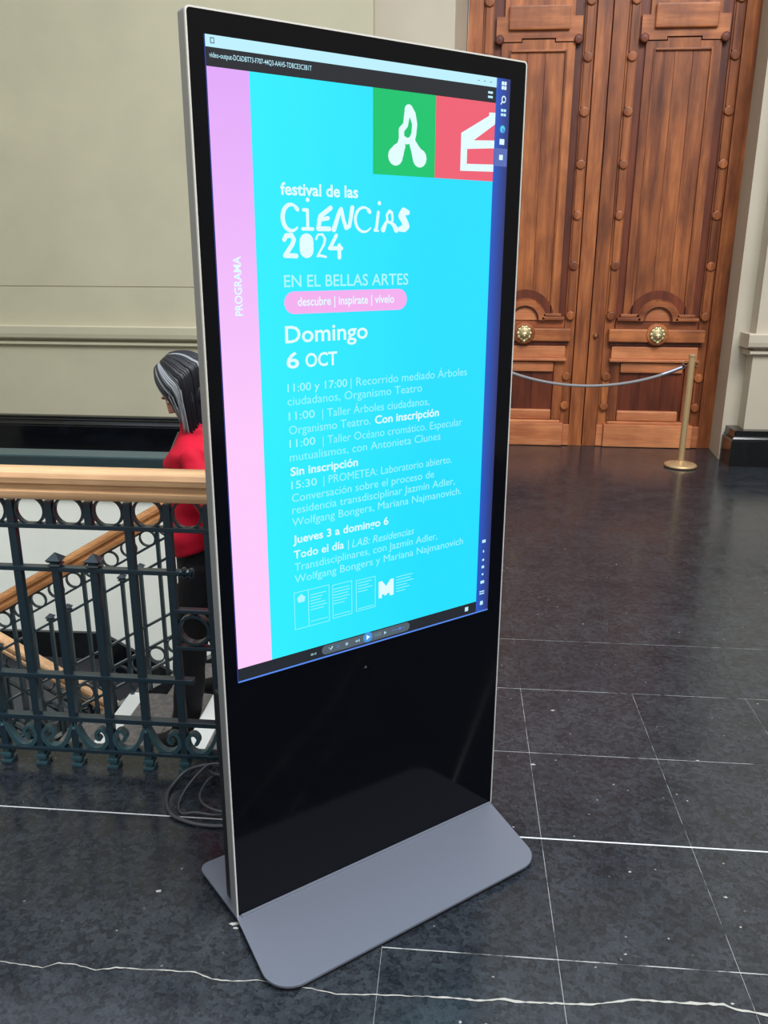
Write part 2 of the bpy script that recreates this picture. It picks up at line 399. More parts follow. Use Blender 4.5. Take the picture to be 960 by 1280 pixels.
def plinth_block(x0, yb, yf):
    mb = MB(); ks = PL[1:]
    rings = [(x0+.11-max(d, .088), yf+.11-max(d, .088), z) for d, z in ks]
    v = []; f = []
    for (xx, yy, z) in rings: v += [(xx, yb, z), (xx, yy, z), (5.0, yy, z)]
    for i in range(len(rings)-1): a = i*3; f += [(a, a+1, a+4, a+3), (a+1, a+2, a+5, a+4)]
    v += [(5.0, yb, .305)]; f.append((0, 1, 2, len(v)-1))
    mb.add(v, f); return mb
plinth_block(2.325, 7.44, 7.17).build('marble_plinth', M['plinth'], b2)
MB().box(-.72, -.09, 7.41, 7.45, 0, .26, .01).build('marble_plinth', M['plinth'], b2)
# unseen hall walls beside the camera; wall_right is added to darken reflections
MB().box(5.0, 5.2, -5, 8.1, -.3, H).build('wall_right', M['wall2'], kind='structure')
MB().box(-6.4, -6.2, -1.5, 7.6, -.3, H).build('wall_west', M['wall'], kind='structure')
# stairwell shell
ws = thing('wall_stairwell', kind='structure')
MB().box(-4.5, -.3, 6.30, 6.5, -5.2, -.16).build('far_wall', M['stairwall'], ws)
MB().box(-4.5, -4.3, 2.4, 6.5, -5.2, -.16).build('side_wall', M['stairwall'], ws)
MB().box(-4.5, -.3, 2.4, 2.59, -5.2, -.17).build('near_wall', M['stairwall'], ws)
MB().box(-.69, -.5, 2.59, 6.3, -5.2, -.17).build('side_wall', M['stairwall'], ws)

# ------------------------------------------------------------------ stairs
NR, RI, RU, XS0 = 8, .20, .34, -.705
zN = lambda x: .588*(x-XS0)
st = thing('staircase', kind='structure')
for k in range(1, NR):
    x1 = XS0 - RU*(k-1) + (0 if k == 1 else 0); x0 = x1-RU; z = -RI*k
    t = MB().box(x0, x1, 2.60, 4.04, z-.17, z-.03).build('riser', M['stairwall'], st)
    MB().box(x0+.072, x1+.01, 2.605, 4.02, z-.035, z, .004).build('tread', M['tread'], st)
    MB().box(x0-.02, x0+.071, 2.605, 4.02, z-.04, z+.001, .006).build('nosing', M['nosing'] if k % 2 else M['tread'], st)
XL = XS0 - RU*(NR-1); ZL = -RI*NR
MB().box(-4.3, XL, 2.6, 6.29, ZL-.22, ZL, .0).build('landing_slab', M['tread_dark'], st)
# dark string under the open side of the flight
MB().prism([(XS0+.02, -.02), (XL, ZL+.16), (XL, ZL-.22), (XS0+.02, -.40)], XZ, 4.02, 4.10).build('string_board', M['plinth'], st)
MB().prism([(XS0, -.20), (XL, ZL-.04), (XL, ZL-.2), (XS0, -.36)], XZ, 2.60, 4.02).build('flight_soffit', M['stairwall'], st)
X2 = -2.86
for k in range(1, 10):
    x0 = X2 + RU*(k-1); x1 = x0+RU; z = ZL-RI*k
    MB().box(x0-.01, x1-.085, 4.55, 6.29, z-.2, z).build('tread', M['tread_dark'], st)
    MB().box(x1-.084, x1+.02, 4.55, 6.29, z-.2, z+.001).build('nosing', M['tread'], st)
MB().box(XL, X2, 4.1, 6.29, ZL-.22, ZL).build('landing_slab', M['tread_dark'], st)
MB().prism([(-3.0, ZL+.10), (X2, ZL+.06), (X2+9*RU, ZL-9*RI+.06), (X2+9*RU, ZL-9*RI-.3), (-3.0, ZL-.3)], XZ, 4.46, 4.54).build('string_board', M['plinth'], st)
# black skirting following landing and lower flight along the far wall
MB().prism([(-4.3, ZL), (-4.3, ZL+.22), (-2.93, ZL+.24), (X2+9*RU, ZL-9*RI+.24), (X2+9*RU, ZL-9*RI-.2), (X2, ZL-.1)], XZ, 6.262, 6.298).build('skirting', M['plinth'], st)

# ------------------------------------------------------------------ double door
def leaf(name, cx, s):
    """s = +1: meeting edge on the left; -1: mirrored"""
    d_ = thing(name, loc=(cx, 7.9, 0), kind='structure')
    Y = 7.9
    def X(u): return cx + s*u
    def bx(nm, u0, u1, z0, z1, d, m='door', bev=.004, back=0.0, lab=None):
        a, b = sorted((X(u0), X(u1)))
        return MB().box(a, b, Y-d, Y-back+.002, z0, z1, bev).build(nm, M[m], d_, lab)
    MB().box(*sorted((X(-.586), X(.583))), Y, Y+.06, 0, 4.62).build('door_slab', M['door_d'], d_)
    bx('stile', -.583, -.462, 0, 4.6, .040); bx('stile', .462, .583, 0, 4.6, .040)
    bx('post', -.456, -.366, .0, 4.6, .018, 'door'); bx('post', .370, .460, .0, 4.6, .018, 'door')
    studs = [4.1, 3.69, 3.275, 2.86, 2.45, 2.04, 1.62, 1.19, .647, .377]
    for u in (-.408, .413):
        for a, b in zip(studs[:-1], studs[1:]):
            if a == 1.19: continue
            bx('post_bar', u-.031, u+.031, b+.030, a-.030, .036, 'door', .008)
        for z in studs:
            MB().lathe([(.039, 0), (.039, .044), (.036, .049), (.030, .051), (.0, .052)], (X(u), Y, z), '-Y', 20).build('stud', M['door'], d_)
    # upper section above the rail
    def zpoly(nm, pts, d, m, back=0.0):
        pts = [(X(a), b) for a, b in pts]
        return MB().prism(pts, XZ, Y-back, Y-d).build(nm, M[m], d_)
    bx('upper_panel', -.285, .285, 3.575, 4.5, .030, 'door')
    zpoly('lock_rail', [(-.35, 3.395), (-.14, 3.395), (-.14, 3.42), (.14, 3.42), (.14, 3.395), (.35, 3.395), (.35, 3.58), (-.35, 3.58)], .034, 'door_h')
    bx('raised_panel', -.248, .252, 3.477, 3.656, .062, 'door_h', .012)
    for u in (-.322, .322):
        MB().lathe([(.036, 0), (.036, .05), (.028, .056), (0, .058)], (X(u), Y, 3.408), '-Y', 16).build('corner_boss', M['door_d'], d_)
    # tall panel: frame, moulding, planks
    zpoly('panel_frame', [(-.302, 1.2), (-.238, 1.2), (-.238, 3.335), (.238, 3.335), (.238, 1.2), (.302, 1.2), (.302, 3.387), (.132, 3.387), (.132, 3.410), (-.132, 3.410), (-.132, 3.387), (-.302, 3.387)], .026, 'door')
    bx('moulding', -.238, -.222, 1.2, 3.335, .034); bx('moulding', .222, .238, 1.2, 3.335, .034); bx('moulding', -.222, .222, 3.319, 3.335, .034, 'door_h')
    for a, b in ((-.222, -.062), (-.060, .082), (.084, .222)): bx('plank', a, b, 1.2, 3.319, .016, 'door', .002)
    # arch and ledges
    def halfring(nm, r0, r1, d, m, z0=1.15, back=0.0):
        n = 24; o = [(X(r1*math.cos(pi*i/n)), z0+r1*math.sin(pi*i/n)) for i in range(n+1)]; i_ = [(X(r0*math.cos(pi*i/n)), z0+r0*math.sin(pi*i/n)) for i in range(n+1)]
        mb = MB(); vv = [(q[0], Y-d, q[1]) for q in o] + [(q[0], Y-d, q[1]) for q in i_] + [(q[0], Y, q[1]) for q in o] + [(q[0], Y, q[1]) for q in i_]; k = n+1; ff = []
        for j in range(n): ff += [(j, j+1, k+j+1, k+j), (2*k+j, j, j+1, 2*k+j+1)[::-1], (k+j, k+j+1, 3*k+j+1, 3*k+j)]
        mb.add(vv, ff); return smooth_by_angle(mb.build(nm, M[m], d_))
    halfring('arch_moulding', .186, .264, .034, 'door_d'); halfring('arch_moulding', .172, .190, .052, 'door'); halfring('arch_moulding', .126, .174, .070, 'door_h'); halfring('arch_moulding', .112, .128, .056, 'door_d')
    zpoly('arch_panel', [(.114*math.cos(pi*i/20), 1.15+.114*math.sin(pi*i/20)) for i in range(21)], .040, 'door_l')
    for sg in (-1, 1):
        a, b = sorted((sg*.15, sg*.355)); bx('ledge', a, b, 1.15, 1.178, .070, 'door_h', .005)
        a, b = sorted((sg*.165, sg*.325)); bx('ledge', a, b, 1.180, 1.208, .052, 'door_h', .006)
    bx('middle_rail', -.36, .36, 1.076, 1.15, .028, 'door_h')
    bx('raised_block', -.42, .42, .965, 1.078, .085, 'door_h', .010)
    bx('shadow_ledge', -.40, .40, .925, .966, .052, 'door_d', .008)  # dark wood puts the shadow below the raised block into the colour
    MB().lathe([(.098, 0), (.098, .085), (.088, .096), (.07, .100), (.066, .094), (0, .094)], (X(0), Y, 1.035), '-Y', 32).build('boss', M['door_h'], d_)
    # brass rosette pull
    kn = MB().lathe([(.064, .094), (.066, .104), (.060, .112), (.052, .108), (.046, .116), (.036, .120), (.03, .132), (.018, .140), (0, .142)], (X(0), Y, 1.035), '-Y', 24)
    for j in range(10):
        a = 2*pi*j/10; kn.ellipsoid((X(0)+.054*math.cos(a), Y-.108, 1.035+.054*math.sin(a)), (.016, .006, .016), nu=10, nv=6)
    kn.tube([(X(0)+.034*math.cos(q), Y-.120, 1.035+.034*math.sin(q)) for q in [2*pi*k/20 for k in range(20)]], .006, 6, closed=True)
    for dx, dz, r in ((0, .018, .014), (-.016, -.006, .010), (.016, -.006, .010), (0, -.066, .016), (0, -.020, .012)): kn.ellipsoid((X(dx), Y-.132, 1.035+dz), (r, .012, r), nu=8, nv=6)
    kn.build('door_knob', M['brass_old'], d_, 'round brass rosette pull', smooth=True)
    bx('lower_block', -.38, .38, .812, .922, .052, 'door_l', .006)
    bx('lower_ledge', -.395, .395, .786, .812, .074, 'door_l', .008)
    bx('side_stile', -.378, -.292, .245, .784, .030, 'door'); bx('side_stile', .292, .378, .245, .784, .030, 'door')
    bx('top_strip', -.286, .268, .686, .776, .040, 'door_l', .012); bx('bottom_strip', -.286, .262, .243, .336, .040, 'door_l', .012)
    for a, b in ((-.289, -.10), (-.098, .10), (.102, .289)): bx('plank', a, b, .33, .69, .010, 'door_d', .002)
    bx('kick_block', -.40, .40, 0.004, .214, .074, 'door_l', .006); bx('kick_ledge', -.37, .37, .214, .240, .060, 'door_l', .008)
    bx('kick_side', -.462, -.402, 0.004, .2, .050, 'door_l', .006); bx('kick_side', .402, .462, 0.004, .2, .050, 'door_l', .006)
    return d_
d1 = leaf('door_1', .598, -1)
d2 = leaf('door_2', 1.773, 1)
MB().lathe([(.024, .038), (.024, .046), (.016, .056), (.012, .075), (0, .08)], (1.240, 7.9, 1.016), '-Y', 16).build('lock_knob', M['brass'], d2, 'small dark brass lock knob', smooth=True)

# ------------------------------------------------------------------ kiosk
TH = .68078; KX, KY = -.54623, 1.80551
KW, KH, Z0 = .90083, 2.17989, .012
K = thing('digital_kiosk', 'tall black freestanding touchscreen totem with silver frame showing a cyan festival programme', 'kiosk', (KX, KY, 0), TH)
def kb(): return MB()
def kbuild(mb, name, m, parent=K, label=None, smooth=False): return mb.build(name, M[m] if isinstance(m, str) else m, parent, label, smooth=smooth, local=True)
# frame ring in front, aluminium
def rrect(x0, x1, z0, z1, r, n=6, only_bottom=False):
    pts = []
    for cx, cz, a0 in ((x1-r, z1-r, 0), (x0+r, z1-r, 90), (x0+r, z0+r, 180), (x1-r, z0+r, 270)):
        for i in range(n+1): a = math.radians(a0+90*i/n); pts.append((cx+r*math.cos(a), cz+r*math.sin(a)))
    return pts
def ring_prism(outer, inner, d0, d1):
    mb = MB(); n = len(outer)
    v = [XZ(q, d0) for q in outer]+[XZ(q, d0) for q in inner]+[XZ(q, d1) for q in outer]+[XZ(q, d1) for q in inner]; f = []
    for i in range(n):
        j = (i+1) % n; f += [(i, j, n+j, n+i), (2*n+i, 3*n+i, 3*n+j, 2*n+j), (i, 2*n+i, 2*n+j, j), (n+i, n+j, 3*n+j, 3*n+i)]
    mb.add(v, f); return mb
zb, zt = Z0, Z0+KH
smooth_by_angle(kbuild(ring_prism(rrect(0, KW, zb, zt, .010), rrect(.0035, KW-.0035, zb+.0035, zt-.0035, .0075), -.0015, .004), 'bezel_edge', 'silver_edge', label='thin bright aluminium rim'))
smooth_by_angle(kbuild(ring_prism(rrect(0, KW, zb, zt, .010), rrect(.004, KW-.004, zb+.004, zt-.004, .0075), .004, .036), 'frame', 'silver', label='brushed aluminium side frame'))
kbuild(MB().prism(rrect(.003, KW-.003, zb+.003, zt-.003, .008), XZ, 0, .030), 'front_glass', 'glass_black', label='glossy black front glass')
kbuild(MB().box(.035, KW-.035, .030, .085, zb+.03, zt-.03, .006), 'rear_housing', 'black')
kbuild(MB().box(.010, KW-.010, .036, .092, .021, .66, .004), 'lower_housing', 'black')
for i in range(9): kbuild(MB().box(.25, .65, .085, .088, 1.2+i*.03, 1.212+i*.03), 'vent_slot', 'silver')
# foot plate
def round_poly(pts, rad, n=8):
    out = []
    for i, (q, r) in enumerate(zip(pts, rad)):
        a = Vector(pts[i-1]); b = Vector(q); c = Vector(pts[(i+1) % len(pts)])
        if r <= 0: out.append(tuple(b)); continue
        d1_ = (a-b).normalized(); d2_ = (c-b).normalized(); half = d1_.angle(d2_)/2; t = r/math.tan(half)
        p1 = b+d1_*t; p2 = b+d2_*t; ctr = b+(d1_+d2_).normalized()*(r/math.sin(half))
        v1 = p1-ctr; v2 = p2-ctr; ang = v1.angle_signed(v2)
        for k in range(n+1):
            al = -ang*k/n; out.append((ctr.x+v1.x*math.cos(al)-v1.y*math.sin(al), ctr.y+v1.x*math.sin(al)+v1.y*math.cos(al)))
    return out
fp = round_poly([(-.036, -.290), (.836, -.290), (.893, -.004), (.912, .245), (-.012, .245), (-.002, 0)], [.075, .075, 0, .03, .03, 0])
XY = lambda q, d: (q[0], q[1], d)
pl = MB().prism(fp, XY, .014, .020)
smooth_by_angle(kbuild(pl, 'foot_plate', 'plate', label='grey powder coated steel foot plate'))
inner = [(.428+(a-.428)*.985, (b+.02)*.975-.02) for a, b in fp]
kbuild(MB().prism(inner, XY, .0005, .014), 'plate_shadow_gap', 'black')  # black filler stands in for the shadow in the gap below the plate
kbuild(MB().box(.01, KW-.01, -.010, -.0015, .0195, .0235, .001), 'seam_strip', 'plate')

# screen contents ------------------------------------------------
def emat(name, c, rough=.12):
    m = mat(name, (0.001, 0.001, 0.001), rough, 0, .3, emit=c); return m
E_ = {'cyan': None}
def grad_emit(name, c0, c1, axis='X', lo=0, hi=1):
    m = emat(name, c0); t = N(m, 'ShaderNodeTexCoord'); s_ = N(m, 'ShaderNodeSeparateXYZ'); L(m, t.outputs['Object'], s_.inputs[0])
    mr = N(m, 'ShaderNodeMapRange'); mr.inputs[1].default_value = lo; mr.inputs[2].default_value = hi; L(m, s_.outputs[axis], mr.inputs[0])
    r = ramp(m, mr.outputs[0], [(0, c0), (1, c1)]); L(m, r.outputs[0], P(m).inputs['Emission Color']); return m
SC_CY = grad_emit('screen_cyan', srgb(50, 240, 255), srgb(38, 224, 255), 'X', .13, .6)
SC_PK = grad_emit('screen_pink', srgb(255, 204, 252), srgb(226, 170, 250), 'Z', 1.3, 2.08)
SC_WH = emat('screen_white', srgb(226, 252, 255)); SC_TX = emat('screen_text', srgb(176, 248, 255)); SC_TXD = emat('screen_thin_text', srgb(156, 246, 255))
SC_GR = emat('screen_green', srgb(22, 196, 112)); SC_RD = emat('screen_red', srgb(238, 98, 118)); SC_DK = emat('screen_dark', srgb(38, 42, 50))
SC_BAR = emat('screen_title_bar', srgb(190, 240, 255)); SC_TASK = grad_emit('screen_blue', srgb(44, 92, 200), srgb(50, 56, 112), 'X', .802, .848); SC_TASK2 = emat('screen_blue_light', srgb(92, 112, 184))
SC_PILL = emat('screen_pill', srgb(244, 176, 240)); SC_PLAY = emat('screen_play', srgb(70, 150, 225)); SC_CTL = emat('screen_control', srgb(86, 100, 112)); SC_LINE = emat('screen_line', srgb(90, 140, 240)); SC_GREY = emat('screen_grey', srgb(104, 128, 140))
screen = kbuild(MB().box(.0385, .8478, -.0006, 0, .7145, 2.1455), 'screen', SC_CY, label='lit screen with a cyan festival programme page')
def sq(name, a0, a1, z0, z1, m, lay=1):
    return kbuild(MB().box(a0, a1, -.0006-.0003*lay, -.0004, z0, z1), name, m, screen)
sq('pink_band', .0385, .1325, .7145, 2.0885, SC_PK)
sq('title_bar', .0385, .806, 2.1235, 2.1455, SC_BAR, 2); sq('menu_bar', .0385, .802, 2.0885, 2.1235, SC_DK, 2)
sq('task_bar', .802, .8478, .7145, 2.1455, SC_TASK, 2); sq('active_task', .804, .846, 1.944, 1.986, SC_TASK2, 3)
sq('green_square', .4376, .6165, 1.907, 2.0885, SC_GR, 1); sq('red_square', .6165, .802, 1.907, 2.0885, SC_RD, 1)
sq('player_bar', .0385, .802, .7165, .750, SC_DK, 2); sq('window_edge', .0385, .8478, .7125, .7165, SC_LINE, 3); sq('window_edge', .0370, .0393, .7145, 2.1455, emat('screen_dim_edge', srgb(50, 60, 130)), 3)
def flat(name, pts, m, lay=3, parent=None):
    y = -.0006-.0003*lay
    mb = MB().prism(pts, XZ, y, y+.0003); return kbuild(mb, name, m, parent or screen)
kbuild(MB().prism(rrect(.1975, .5375, 1.5985, 1.6485, .0249), XZ, -.0015, -.0008), 'pill', SC_PILL, screen)
kbuild(MB().prism(rrect(.2772, .5600, .7215, .7475, .0125), XZ, -.0018, -.0014), 'player_controls', SC_CTL, screen)
DG = [None]
def text(body, a0, a1, zbase, cap, m, bold=0.0, lay=4, shear=0.0, name='lettering', vertical=False, parent=None):
    cu = bpy.data.curves.new('t', 'FONT'); cu.body = body; cu.size = 1; cu.offset = bold; cu.shear = shear; cu.resolution_u = 3
    to = bpy.data.objects.new('t', cu); COL.objects.link(to)
    bpy.context.view_layer.update(); dg = bpy.context.evaluated_depsgraph_get()
    me = bpy.data.meshes.new_from_object(to.evaluated_get(dg)); bpy.data.objects.remove(to); bpy.data.curves.remove(cu)
    xs = [q.co.x for q in me.vertices]; x0, x1 = min(xs), max(xs); s_ = cap/.73; sx = (a1-a0)/(x1-x0)
    y = -.0006-.0003*lay
    for q in me.vertices:
        if vertical: q.co = Vector((vertical - q.co.y*s_, y, a0+(q.co.x-x0)*sx))
        else: q.co = Vector((a0+(q.co.x-x0)*sx, y, zbase+q.co.y*s_))
    me.name = name; me.update(); return link_mesh(me, name, m, parent or screen)
text('festival de las', .196, .396, 1.8537, .026, SC_WH, .022)
text('EN EL BELLAS ARTES', .1985, .5410, 1.6585, .0275, SC_TX, .006)
text('descubre | inspírate | vívelo', .2315, .4990, 1.6165, .0200, SC_WH, .016, 5)
text('Domingo', .1970, .4215, 1.5345, .040, SC_WH, .012)
text('6', .1985, .2315, 1.4765, .038, SC_WH, .016); text('OCT', .2480, .3345, 1.4765, .033, SC_WH, .016)
text('11:00 y 17:00', .199, .362, 1.4215, .0200, SC_TX, .0); text('| Recorrido mediado Árboles', .372, .7374, 1.4210, .0215, SC_TXD, -.004)
text('ciudadanos, Organismo Teatro', .198, .589, 1.3900, .0215, SC_TXD, -.003)
text('11:00', .2, .270, 1.3550, .0200, SC_TX, .0); text('| Taller Árboles ciudadanos,', .291, .6134, 1.3530, .0215, SC_TXD, -.003)
text('Organismo Teatro.', .1996, .430, 1.3210, .0215, SC_TXD, -.002); text('Con inscripción', .443, .646, 1.3205, .0215, SC_WH, .018)
text('11:00', .2, .270, 1.2890, .0200, SC_TX, .0); text('| Taller Océano cromático. Especular', .291, .7264, 1.2865, .0215, SC_TXD, -.006)
text('mutualismos, con Antonieta Clunes', .1996, .6533, 1.2555, .0215, SC_TXD, -.004)
text('Sin inscripción', .2006, .3917, 1.2195, .0215, SC_WH, .018)
text('15:30', .2016, .272, 1.1865, .0200, SC_TX, .0); text('| PROMETEA: Laboratorio abierto.', .291, .6939, 1.1865, .0215, SC_TXD, -.003)
text('Conversación sobre el proceso de', .2020, .6345, 1.1535, .0215, SC_TXD, -.002)
text('residencia transdisciplinar Jazmín Adler,', .2018, .7073, 1.1235, .0215, SC_TXD, -.002)
text('Wolfgang Bongers, Mariana Najmanovich.', .2008, .7313, 1.0920, .0215, SC_TXD, -.002)
text('Jueves 3 a domingo 6', .2017, .4859, 1.0470, .0215, SC_WH, .018)
text('Todo el día', .2026, .348, 1.0070, .0215, SC_WH, .012); text('|', .360, .3625, 1.0060, .0215, SC_TXD); text('LAB: Residencias', .372, .5704, 1.0040, .0215, SC_TXD, 0, shear=.22)
text('Transdisciplinares, con Jazmín Adler,', .204, .6506, .9740, .0215, SC_TXD, -.002)
text('Wolfgang Bongers y Mariana Najmanovich', .203, .7432, .9420, .0215, SC_TXD, -.002)
text('PROGRAMA', 1.5995, 1.7250, 0, .0185, SC_WH, .022, vertical=.0945)
text('video-output-DC6DBT73-F707-44Q3-AAH5-TDBCE3C3B1T', .0463, .2797, 2.1050, .010, SC_BAR, .004)
text('00:15', .2440, .2600, .7300, .006, SC_BAR, .006)
# lettering of the logo, drawn as broad strokes
def stroke(name, pts, w, m=SC_WH, lay=4, closed=False, parent=None):
    """thick polyline with round joints; w may be a list"""
    ws = w if isinstance(w, list) else [w]*len(pts); mb = MB(); y = -.0006-.0003*lay
    for i, (q, r) in enumerate(zip(pts, ws)):
        n = 14; mb.add([(q[0]+r/2*math.cos(2*pi*k/n), y-.00001*i, q[1]+r/2*math.sin(2*pi*k/n)) for k in range(n)], [tuple(range(n))])
    idx = list(range(len(pts)-1)) + ([len(pts)-1] if closed else [])
    for i in idx:
        a = Vector(pts[i]); b = Vector(pts[(i+1) % len(pts)]); d = (b-a)
        if d.length < 1e-6: continue
        nrm = Vector((-d.y, d.x)).normalized(); ra, rb = ws[i]/2, ws[(i+1) % len(pts)]/2
        q = [a+nrm*ra, b+nrm*rb, b-nrm*rb, a-nrm*ra]; mb.add([(c.x, y-.000005*i, c.y) for c in q], [(0, 1, 2, 3)])
    return mb.build(name, m, parent or screen, local=True, fix=False)
def arc(cx, cz, rx, rz, a0, a1, n=12): return [(cx+rx*math.cos(math.radians(a0+(a1-a0)*i/n)), cz+rz*math.sin(math.radians(a0+(a1-a0)*i/n))) for i in range(n+1)]
zb_, zt_ = 1.7795, 1.8335; zm = (zb_+zt_)/2
stroke('logo_letter', arc(.221, zm, .0215, .0275, 48, 312, 18), [.0045+.006*math.sin(pi*i/18) for i in range(19)])
stroke('logo_letter', [(.237, 1.824), (.233, 1.828)], .009)
stroke('logo_letter', [(.252, zt_-.010), (.262, zt_-.010), (.262, zb_+.004), (.249, zb_+.004), (.275, zb_+.004)], .0075); stroke('logo_letter', [(.263, 1.8450)], .0095)
stroke('logo_letter', [(.322, zt_-.004), (.295, zt_-.022), (.289, zb_+.005), (.318, zb_+.005)], .0105); stroke('logo_letter', [(.291, zm-.003), (.315, zm+.001)], .009)
stroke('logo_letter', [(.330, zb_+.004), (.345, zt_-.012), (.350, zt_-.006), (.357, zb_+.022), (.363, zb_+.008), (.372, zb_+.012), (.380, zt_-.002)], [.012, .010, .010, .009, .010, .009, .011])
stroke('logo_letter', arc(.412, zm, .024, .027, 48, 318, 18), [.0035+.004*math.sin(pi*i/18) for i in range(19)])
stroke('logo_letter', [(.428, 1.824), (.424, 1.828)], .009)
stroke('logo_letter', [(.452, zt_-.010), (.447, zb_+.010), (.442, zb_+.004), (.452, zb_+.003)], [.008, .008, .007, .004]); stroke('logo_letter', [(.455, 1.8440)], .0095)
stroke('logo_letter', [(.466, zb_+.006), (.472, zb_+.018), (.478, zm), (.476, zm+.012), (.484, zt_-.006), (.491, zt_-.010), (.493, zm+.002), (.489, zm-.006), (.497, zb_+.016), (.504, zb_+.006)], [.013, .009, .006, .006, .007, .007, .006, .007, .010, .014])
stroke('logo_letter', [(.478, zm-.003), (.490, zm-.006)], .006)
stroke('logo_letter', [(.537, zt_-.008), (.525, zt_-.006), (.519, zt_-.016), (.527, zm), (.533, zm-.012), (.527, zb_+.010), (.515, zb_+.008)], [.012, .018, .019, .018, .019, .018, .012])
y0_, y1_ = 1.7205, 1.7745
stroke('logo_letter', [(.202, y1_-.014), (.207, y1_-.006), (.220, y1_-.005), (.226, y1_-.014), (.222, y1_-.024), (.203, y0_+.006), (.231, y0_+.005)], .0105)
stroke('logo_letter', [(.258, y1_-.018), (.258, y0_+.018)], .0355); stroke('logo_letter', [(.258, y1_-.017), (.258, y0_+.017)], .030)
stroke('logo_letter', [(.283, y1_-.012), (.287, y1_-.003), (.300, y1_-.002), (.306, y1_-.012), (.303, y1_-.024), (.285, y0_+.004), (.292, y0_+.006), (.308, y0_+.003)], [.006, .004, .005, .007, .006, .004, .006, .005])
stroke('logo_letter', [(.336, y1_-.004), (.320, y1_-.030), (.318, y0_+.022), (.350, y0_+.022)], .0088); stroke('logo_letter', [(.344, y1_-.026), (.344, y0_+.002)], .0098)
# blob A on green, open house on red
stroke('blob_emblem', [(.537, 2.050), (.547, 2.042), (.554, 2.022), (.552, 2.000), (.546, 1.985), (.556, 1.968), (.566, 1.952), (.570, 1.948)], [.025, .019, .015, .014, .018, .025, .036, .041], SC_WH)
stroke('blob_emblem', [(.537, 2.050), (.531, 2.036), (.528, 2.018), (.516, 2.006), (.517, 1.988), (.516, 1.972), (.506, 1.958), (.500, 1.949)], [.025, .016, .014, .015, .016, .024, .036, .042], SC_WH)
stroke('blob_emblem', [(.519, 1.990), (.532, 1.983), (.546, 1.987)], [.012, .014, .013], SC_WH)
flat('house_emblem', [(.695, 1.927), (.802, 1.930), (.802, 1.947), (.715, 1.944), (.715, 1.978), (.802, 1.985), (.802, 2.003), (.735, 1.999), (.802, 2.040), (.802, 2.0665), (.782, 2.0655), (.782, 2.058), (.695, 2.013)], SC_WH, 3)
# museum M mark, caption lines and crest boxes
flat('museum_mark', [(.4560, .842), (.466, .840), (.466, .850), (.474, .850), (.474, .846), (.482, .846), (.482, .850), (.492, .850), (.492, .842), (.5045, .842), (.5045, .889), (.494, .889), (.480, .872), (.467, .889), (.4560, .889)], SC_WH)
for i in range(6): sq('caption_line', .5133, .5133+(.055, .048, .058, .036, .044, .030)[i], .8895-i*.0085, .8910-i*.0085, SC_TXD, 3)
def frame_box(a0, a1, z0, z1, w=.0014):
    mb = MB()
    for (p0, p1, q0, q1) in ((a0, a1, z0, z0+w), (a0, a1, z1-w, z1), (a0, a0+w, z0, z1), (a1-w, a1, z0, z1)): mb.box(p0, p1, -.0015, -.0012, q0, q1)
    return kbuild(mb, 'caption_box', SC_TXD, screen)
frame_box(.200, .3025, .8145, .9165); frame_box(.312, .3715, .818, .9125); frame_box(.384, .4455, .820, .9090); sq('caption_line', .2405, .2417, .8145, .9165, SC_TXD, 3)
for x, ws in ((.247, (.046, .034, .030, .042, .048, .038)), (.316, (.048, .050, .044, .048, .040, .032)), (.390, (.044, .034, .046, .030))):
    for i, w in enumerate(ws): sq('caption_line', x, x+w, .8990-i*.0082, .9005-i*.0082, SC_TXD, 3)
for x, w in ((.247, .050), (.316, .050), (.390, .050)): sq('caption_line', x, x+w, .8260, .8272, SC_TXD, 3)
flat('crest', [(.212, .887), (.229, .887), (.232, .899), (.226, .904), (.2205, .909), (.215, .904), (.209, .899)], SC_TX)
# player and task bar icons
stroke('play_button', arc(.4205, .7365, .0, .0, 0, 0, 1), .030, SC_PLAY, 4); flat('play_arrow', [(.416, .7290), (.416, .7440), (.428, .7365)], SC_WH, 6)
flat('skip_icon', [(.380, .7345), (.387, .7395), (.387, .7295)], SC_BAR, 4); flat('skip_icon', [(.387, .7345), (.394, .7395), (.394, .7295)], SC_BAR, 4)
flat('skip_icon', [(.474, .7300), (.474, .7400), (.482, .7350)], SC_BAR, 4); stroke('stop_icon', [(.3533, .7348)], .009, SC_BAR); stroke('shuffle_icon', [(.298, .739), (.304, .732), (.309, .739)], .0028, SC_BAR); stroke('repeat_icon', [(.3265, .735)], .012, SC_PLAY)
sq('time_label', .4400, .4650, .7300, .7420, SC_GREY, 4); sq('volume_slider', .500, .545, .7340, .7358, SC_LINE, 4); stroke('volume_dot', [(.527, .7352)], .007, SC_LINE, 5)
sq('corner_icon', .7600, .7720, .728, .741, SC_BAR, 3)
sq('title_icon', .0500, .0590, 2.130, 2.141, SC_GREY, 3); sq('title_icon_inner', .0520, .0570, 2.132, 2.139, SC_BAR, 4)
for x in (.742, .761, .781): sq('window_button', x, x+.006, 2.1330, 2.1345, SC_GREY, 3)
for z in (2.098, 2.108): sq('menu_icon', .776, .791, z, z+.005, SC_BAR, 3)
for dx in (0, .0085):
    for dz in (0, .010): sq('start_icon', .819+dx, .826+dx, 2.121+dz, 2.129+dz, SC_WH, 3)
stroke('search_icon', arc(.8275, 2.099, .006, .007, 0, 330, 10), .003, SC_WH, 3); stroke('search_icon', [(.822, 2.0925), (.819, 2.088)], .003, SC_WH, 3)
for z in (2.061, 2.071): sq('view_icon', .820, .8275, z, z+.006, SC_BAR, 3); sq('view_icon', .829, .8365, z, z+.006, SC_BAR, 3)
